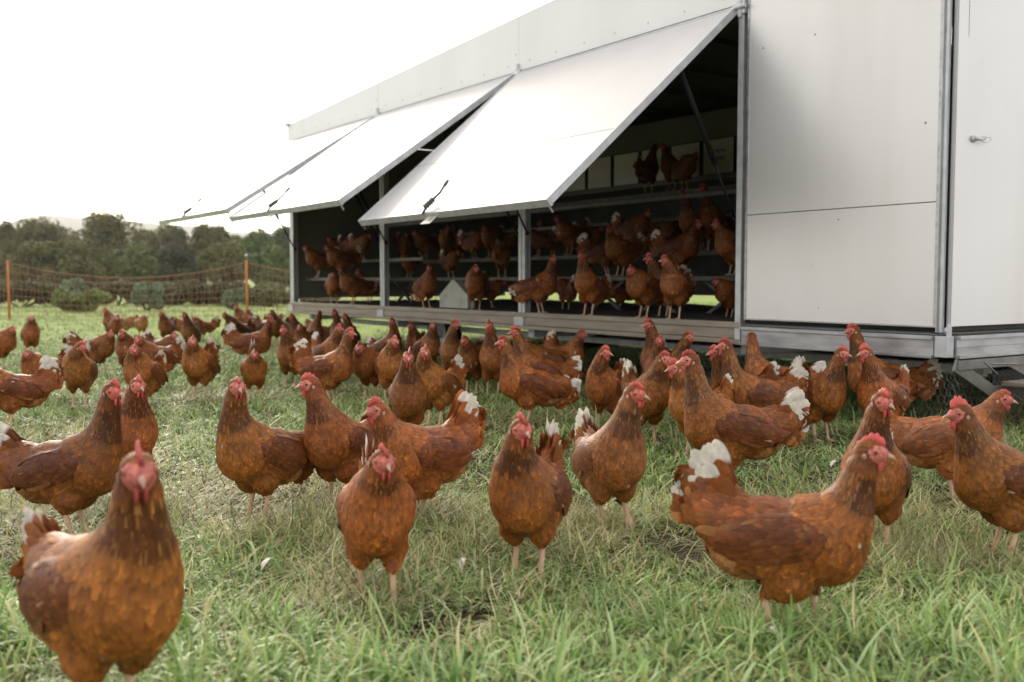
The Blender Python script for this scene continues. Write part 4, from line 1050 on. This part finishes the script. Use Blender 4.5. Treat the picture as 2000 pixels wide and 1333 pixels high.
HENS = [
 # ---- front rank
 ("large blurred hen nearest the camera in the bottom left corner, facing us", 270,886,1450,26,6, dict(scale=1.10,pitch=8,comb=1.25,white=.4,tail=22)),
 ("dark necked hen facing right, its white tail stretched to the left edge", 218,738,1052,58,38, dict(white=.9,dark=.25,tail=34,neck_fwd=.01)),
 ("slim hen standing right behind the dark necked hen with the white tail, neck upright", 268,734,975,12,20, dict(pitch=16,white=.2)),
 ("copper hen with small pink face on bare straw ground, body turned left, dark wing patch", 462,734,1018,-48,14, dict(white=.35,tail=8,pitch=10,comb=.6)),
 ("thick necked hen with head in profile to the left, just behind the low headed hen", 607,731,992,-38,-82, dict(white=.4,pitch=14)),
 ("low headed hen looking left with red wattles, tail with white tip raised right", 738,784,1030,-54,-62, dict(white=.7,tail=56,pitch=0,comb=1.2,leg='walk')),
 ("front hen walking straight at the camera with a dark bib, one foot forward", 748,872,1182,4,16, dict(pitch=8,leg='walk',white=.5,comb=1.1,dark=.05)),
 ("dark throated hen facing the camera in the front middle, pale tail rising behind it", 1018,815,1138,-18,22, dict(pitch=10,white=.6,tail=66,comb=1.2)),
 ("golden orange hen lifting one foot, looking right, with a white tail tip behind its back", 1238,755,1048,24,58, dict(leg='liftL',white=.85,pitch=12,comb=.9,pale=.10)),
 ("big hen in full profile at the lower right with large white tail and flecked neck", 1698,846,1243,88,80, dict(white=1.0,tail=58,pitch=-2,comb=1.0,leg='walk')),
 ("hen with upright neck facing us just behind the big profile hen, pale yellow legs showing", 1722,757,1078,-6,38, dict(pitch=14,white=.2,leg='stand')),
 ("dark red hen at the right edge with a tall red comb, looking left", 1880,780,1090,-58,-66, dict(white=.4,comb=1.5,pitch=8)),
 ("hen at the right edge looking right, its golden back crossing behind the red combed hen", 1955,756,978,76,82, dict(white=.7,comb=.7,tail=20,pale=.12)),
 # ---- middle ground, right
 ("hen looking right, white tail tip up behind it, facing the big combed hen", 1643,678,862,34,68, dict(white=.8,tail=66,pitch=8)),
 ("tall hen with its head against the coop beam, white splashed tail to the right", 1668,633,832,-72,-76, dict(white=.9,tail=30,pitch=10)),
 ("hen with large red comb looking left, in front of the tall beam high hen", 1693,676,868,-26,-56, dict(comb=1.5,white=.3,pitch=10)),
 ("large hen in profile to the left with a broad white fanned tail", 1350,684,958,-76,-80, dict(white=1.0,tail=36,pitch=6,comb=1.0,leg='liftR')),
 ("hen behind the white fanned tail, looking left with white flecks around its neck", 1418,662,868,-66,-82, dict(white=.9,pitch=6)),
 ("dark faced hen looking left, mostly hidden behind the neck of the white flecked one", 1398,676,860,-50,-60, dict(white=.3)),
 ("hen with its back to the corner post, head turned away, light tail pointing right", 1468,648,825,-98,-150, dict(white=.9,tail=30,comb=.2)),
 ("hen with bright red wattles and tall comb in the middle cluster, looking left", 1320,706,892,-36,-62, dict(comb=1.4,white=.3,pitch=14)),
 ("dark hen of the middle cluster leaning right, a white tail tip at its left", 1296,692,872,26,62, dict(white=.9,dark=.3,tail=62,pitch=12)),
 ("hen looking right at the back of the middle cluster, only head and neck showing", 1343,650,790,20,70, dict(white=.2,pitch=12)),
 ("narrow faced hen staring at the camera at the back of the middle cluster", 1288,654,800,4,4, dict(white=.5,pitch=14)),
 ("upright hen looking left, its head overlapping the beam above the middle cluster", 1268,626,786,-10,-56, dict(white=.8,pitch=16,tail=60)),
 ("lone maroon necked hen looking right, between the long profile hen and the middle cluster", 1180,677,842,-22,56, dict(dark=.1,white=.3,pitch=10)),
 ("hen looking right under the beam with an upright pale tail at its left", 1135,644,757,40,64, dict(white=.6,tail=72,comb=1.2)),
 ("long hen in profile to the left, foot lifted, white tail tip, in the photo middle", 985,658,834,-78,-80, dict(white=.75,tail=6,pitch=12,leg='liftR')),
 ("hen looking left whose head peeks over the neck of the long profile hen", 1008,640,800,-72,-78, dict(white=.8,tail=28,pitch=14)),
 ("low hen mostly hidden under the beam, its white tipped tail turned to the right", 1030,664,760,-84,-88, dict(white=.95,tail=30,pitch=4)),
 ("tall hen with a red face turned slightly left, standing under the beam on pale legs", 956,627,772,-8,-22, dict(pitch=18,white=.3,comb=1.1)),
 ("dark brown hen turned left beside the tall red faced hen, white tail tip raised", 908,655,768,-20,-20, dict(dark=.45,white=.7,pitch=8,tail=60)),
 ("slender golden hen looking right in front of the pale wheel", 888,624,752,-4,52, dict(pitch=18,white=.2)),
 ("dark hen just left of the wheel with its head up", 846,628,735,26,10, dict(dark=.4,white=.3,pitch=14)),
 ("dark hen with a small head second to the left of the wheel", 803,629,728,-14,-40, dict(dark=.4,white=.3,pitch=12)),
 ("dark hen looking left beneath the beam, round white tail tip low on its left", 766,620,732,36,-30, dict(dark=.3,white=1.,tail=30,pitch=12)),
 ("hen with pale face looking right, left of the wide eyed pair", 770,659,790,6,30, dict(pitch=18,white=.3)),
 ("wide eyed hen with tall comb staring at us, left one of a close pair", 797,684,872,-2,4, dict(comb=1.5,white=.2,pitch=16)),
 ("right one of the wide eyed close pair, tail with white frill to its right", 830,677,835,-34,10, dict(comb=1.3,white=.8,tail=56,pitch=12)),
 ("small dark hen with a scarlet face turned slightly left, ahead of the hackled hen", 702,671,782,-34,-16, dict(comb=1.3,dark=.4,white=.4)),
 ("hen with striped golden hackles looking right and a yellowish tail at its left", 682,642,790,66,62, dict(white=.45,tail=66,pitch=6,comb=1.0)),
 # ---- middle ground, left
 ("hen facing left of the camera with a broad upright chest, left of the hackled hen", 555,637,757,-14,-34, dict(pitch=16,white=.2)),
 ("hen with its neck raised just behind the broad chested one", 586,628,715,-20,-10, dict(pitch=14,white=.3)),
 ("squat dark hen facing the camera with a bright white tail spot above its head", 497,686,788,2,2, dict(dark=.25,white=1.,tail=82,pitch=0)),
 ("hen standing side on to the right, pale round rump and white tail tip", 527,617,716,80,78, dict(white=1.,tail=50,pitch=0,dark=.2)),
 ("hen with a white tail point upright at its right side, alone on the open grass", 376,660,785,-24,6, dict(white=.9,tail=72,pitch=12)),
 ("hen looking right, fluffy white tail at its right, beside a dark hen", 156,669,797,-14,72, dict(white=1.,tail=64,pitch=8,pale=.05)),
 ("dark hen facing us at the left with a white tipped tail to its right", 54,683,787,-52,-4, dict(dark=.25,white=.9,tail=52,pitch=6)),
 ("hen cut by the left edge with only its rump and white tail tip showing", -40,705,835,-84,-80, dict(white=.95,tail=60)),
 ("large chested hen looking at the camera with a white frilled tail, left of centre", 262,671,803,-28,4, dict(white=.9,tail=48,pitch=14)),
 ("hen leaning right behind the large chested one, neck stretched to the left", 271,655,760,-52,-10, dict(white=.8,tail=40)),
 ("half hidden hen looking slightly left behind the large chested hen with the white frilled tail", 238,641,735,-16,-30, dict(pitch=14,white=.1)),
 ("hen walking to the right with a big white tail and a raised pale foot", 216,642,727,62,20, dict(white=1.,tail=44,leg='walk')),
 ("dark hen looking at the camera with two pale tail points at its left", 341,646,727,44,20, dict(dark=.35,white=.8,tail=52)),
 ("brown hen standing with its back to us, small head upright, far left", 62,615,695,6,8, dict(white=.1,pitch=16,dark=.15)),
 ("hen at the far left edge walking right, white tail tip cut by the frame", 24,635,717,52,30, dict(white=.8,tail=40,pitch=8)),
 # ---- far hens on the grass, left
 ("far hen with a long bent neck looking left, above the white tailed walker", 206,601,664,-22,-60, dict(white=.1,pitch=16)),
 ("far dark hen with its head up beside the long necked one", 228,615,668,10,0, dict(dark=.4,white=.1,pitch=10)),
 ("far pale hen pecking with its tail up, left one of two bleached looking birds", 262,621,652,70,70, dict(pale=.35,white=.7,tail=60)),
 ("far pale hen with an upright neck, right one of two bleached looking birds", 281,611,657,20,0, dict(pale=.35,white=.3)),
 ("far dark necked hen looking left in the middle of the far group", 315,606,672,-18,-50, dict(dark=.35,white=.2,pitch=12)),
 ("far hen with a dark arched neck looking left at the right of the far group", 361,606,688,-16,-60, dict(dark=.3,white=.2,pitch=14)),
 ("far hen hidden behind the dark arched neck, back only", 342,618,664,-70,-80, dict(white=.3)),
 ("far hen with a small white tail tip at the right end of the far group", 378,617,662,-80,-100, dict(white=1.,tail=55)),
 ("far dark hen stretching its neck to the left, apart from the others", 440,609,676,-48,-78, dict(dark=.45,white=.1,pitch=20,neck_fwd=.02)),
 ("far hen with its orange head raised highest, by the right fence post", 461,597,650,-30,-60, dict(white=.2,pitch=14)),
 ("far hen side on with its tail raised to the right, below the right fence post", 478,612,660,-82,-60, dict(white=.6,tail=58)),
 ("far dark hen looking left behind the side on hen with the pale rump", 532,603,672,-30,-60, dict(dark=.45,white=.1,pitch=12)),
 ("far dark hen with lowered head beside the end of the coop", 548,611,668,60,74, dict(dark=.45,white=.4)),
 ("far dark hen looking left at the end of the coop beam", 571,610,690,-36,-50, dict(dark=.4,white=.1,pitch=12)),
 ("far light hen with a rounded rump at the end of the coop beam", 600,620,688,-120,-140, dict(pale=.2,white=.2)),
 ("smooth backed hen standing with its head turned away, under the far end of the beam", 624,604,696,8,170, dict(white=.1,pitch=16,comb=.3)),
 ("dark necked hen looking left with white feathers at its left side, under the far beam", 654,604,700,-10,-50, dict(dark=.5,white=1.,pitch=14,tail=60)),
 ("dark necked hen looking left, right one of the two dark necks under the far beam", 675,612,704,-10,-50, dict(dark=.5,white=.2,pitch=14)),
 ("hen with a pale cheek looking right behind the hackled hen", 662,634,748,30,40, dict(white=.7,pitch=12,tail=60)),
]
for row in HENS: gplace(*row[:6], **row[6])

CG = 'hens perched and standing inside the coop'
def cplace(label, px, v, z, hy, by, hyaw, **k):
    """px: column of the feet; v: depth behind the opening; z: height of the perch"""
    s = min(coop_s(px, v, z), SF-.14); p = CW(v, s, z); az = math.degrees(math.atan2(p.x, p.y))
    head = math.radians(-90-az+by); rel = max(-150, min(150, (hyaw-by+180)%360-180))
    fwd = p.y; top = HC + ray(px, hy).z*fwd/ray(px,hy).y - z
    top -= .02
    sc = 1.0 if .34 <= top <= .47 else (top/.47 if top > .47 else top/.34); sc = min(1.15, max(.8, sc))
    return hen(label, CG, tuple(p), head, rel, min(.5,max(.32,top/sc)), sc, lod=1 if (v < .5 and px > 1000) else 2, seed=hash_(label)%9999, **k)
zl, zm, zk, zq = PER['low'][1], PER['mid'][1], PER['ledge'][1], PER['back'][1]
vk = PER['ledge'][0]
INS = [  # dark on the deep hens paints the coop's inner shade into their plumage
 ("orange hen on the deck edge lit brightest, head bowed to the left", 1318,.04,ZD,497,-22,-60, dict(pitch=14,pale=.05)),
 ("dark hen on the deck edge left of the brightest one, looking left", 1258,.05,ZD,516,-46,-24, dict(white=.3)),
 ("slim hen on the deck edge in the middle bay, neck straight up, looking left", 1150,.03,ZD,489,-34,-30, dict(pitch=22)),
 ("hen on the deck edge right of the second post, tail pale, looking back right", 1055,.05,ZD,496,62,30, dict(white=.8,tail=-6,pitch=10)),
 ("hen on the deck edge right of the feeder box, looking right", 930,.04,ZD,516,-16,40, dict(white=.2,pitch=12)),
 ("hen on the deck edge left of the feeder box, white speck on its tail", 832,.08,ZD,515,30,-20, dict(white=.8,tail=-20,pitch=14)),
 ("hen on the deck in the farthest bay facing left with a white tail tip", 690,.05,ZD,519,-72,-50, dict(white=.9,tail=12,dark=.3)),
 ("hen half hidden on the deck at the left of the farthest bay", 652,.10,ZD,530,10,-20, dict(white=.3,pitch=14)),
 ("hen perched highest to the left in the farthest bay, looking left", 622,.18,zl,479,-78,-84, dict(dark=.3)),
 ("hen on the low perch behind, looking left with a fluffy white patch", 664,.18,zl,478,-70,-70, dict(dark=.3,white=.9)),
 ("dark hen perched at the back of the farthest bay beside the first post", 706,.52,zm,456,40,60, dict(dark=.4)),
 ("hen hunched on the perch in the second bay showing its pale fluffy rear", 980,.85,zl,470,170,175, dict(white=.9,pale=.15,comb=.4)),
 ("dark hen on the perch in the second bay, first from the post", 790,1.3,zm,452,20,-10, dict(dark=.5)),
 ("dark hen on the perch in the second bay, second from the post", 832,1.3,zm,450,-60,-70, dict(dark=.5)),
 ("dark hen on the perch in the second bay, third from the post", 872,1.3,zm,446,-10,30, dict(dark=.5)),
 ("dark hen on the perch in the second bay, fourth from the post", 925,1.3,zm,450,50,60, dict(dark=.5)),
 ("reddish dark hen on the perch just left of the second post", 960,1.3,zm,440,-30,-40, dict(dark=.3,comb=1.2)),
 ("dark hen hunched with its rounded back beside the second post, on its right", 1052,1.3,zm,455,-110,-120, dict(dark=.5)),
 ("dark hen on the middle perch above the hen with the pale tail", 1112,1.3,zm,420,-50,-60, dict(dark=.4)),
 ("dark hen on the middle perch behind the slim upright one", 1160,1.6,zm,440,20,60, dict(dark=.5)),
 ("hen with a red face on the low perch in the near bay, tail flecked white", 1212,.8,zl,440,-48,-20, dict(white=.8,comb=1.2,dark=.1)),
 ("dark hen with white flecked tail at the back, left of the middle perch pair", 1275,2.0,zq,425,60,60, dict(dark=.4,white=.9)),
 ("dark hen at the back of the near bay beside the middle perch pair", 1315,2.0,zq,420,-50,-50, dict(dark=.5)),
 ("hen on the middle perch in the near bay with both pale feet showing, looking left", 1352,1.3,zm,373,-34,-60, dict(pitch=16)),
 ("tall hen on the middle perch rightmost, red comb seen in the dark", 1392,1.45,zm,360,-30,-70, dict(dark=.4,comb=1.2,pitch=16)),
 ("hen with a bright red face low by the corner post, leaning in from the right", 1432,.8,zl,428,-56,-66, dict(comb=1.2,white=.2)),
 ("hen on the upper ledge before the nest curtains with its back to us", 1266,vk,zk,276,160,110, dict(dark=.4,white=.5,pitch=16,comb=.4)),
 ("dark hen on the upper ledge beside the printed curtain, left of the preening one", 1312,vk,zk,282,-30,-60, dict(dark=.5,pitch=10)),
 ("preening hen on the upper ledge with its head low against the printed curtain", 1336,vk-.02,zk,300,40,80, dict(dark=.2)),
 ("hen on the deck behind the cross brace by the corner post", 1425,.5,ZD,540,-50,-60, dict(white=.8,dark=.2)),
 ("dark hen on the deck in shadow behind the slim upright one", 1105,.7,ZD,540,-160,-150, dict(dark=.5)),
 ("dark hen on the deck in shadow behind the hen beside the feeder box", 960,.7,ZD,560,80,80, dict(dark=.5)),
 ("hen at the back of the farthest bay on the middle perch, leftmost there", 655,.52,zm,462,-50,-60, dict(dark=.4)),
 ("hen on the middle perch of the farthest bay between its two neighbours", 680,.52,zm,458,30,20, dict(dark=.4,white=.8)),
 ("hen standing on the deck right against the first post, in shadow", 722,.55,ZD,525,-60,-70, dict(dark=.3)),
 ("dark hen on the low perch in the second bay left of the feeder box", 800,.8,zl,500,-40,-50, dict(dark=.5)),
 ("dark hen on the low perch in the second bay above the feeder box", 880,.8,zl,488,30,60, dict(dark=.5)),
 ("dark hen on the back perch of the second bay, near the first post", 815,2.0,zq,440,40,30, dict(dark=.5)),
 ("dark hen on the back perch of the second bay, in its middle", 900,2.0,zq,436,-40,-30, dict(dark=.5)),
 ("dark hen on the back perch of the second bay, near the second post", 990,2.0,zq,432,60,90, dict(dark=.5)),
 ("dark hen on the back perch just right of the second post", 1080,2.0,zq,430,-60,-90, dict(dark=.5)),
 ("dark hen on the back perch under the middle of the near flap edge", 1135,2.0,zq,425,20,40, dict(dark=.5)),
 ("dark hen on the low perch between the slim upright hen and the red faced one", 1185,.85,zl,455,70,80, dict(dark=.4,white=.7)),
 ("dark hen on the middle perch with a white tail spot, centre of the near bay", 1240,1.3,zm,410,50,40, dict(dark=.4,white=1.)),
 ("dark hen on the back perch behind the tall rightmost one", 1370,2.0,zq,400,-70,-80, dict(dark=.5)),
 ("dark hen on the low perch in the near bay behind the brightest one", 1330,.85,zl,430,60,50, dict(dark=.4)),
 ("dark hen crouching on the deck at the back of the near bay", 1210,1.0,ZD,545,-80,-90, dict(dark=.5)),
 ("head of a hen looking left just behind the brightest one on the deck edge", 1296,.25,ZD,494,-40,-70, dict(dark=.3,comb=1.2)),
]
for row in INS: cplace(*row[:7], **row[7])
print('hens', time.time()-T0)
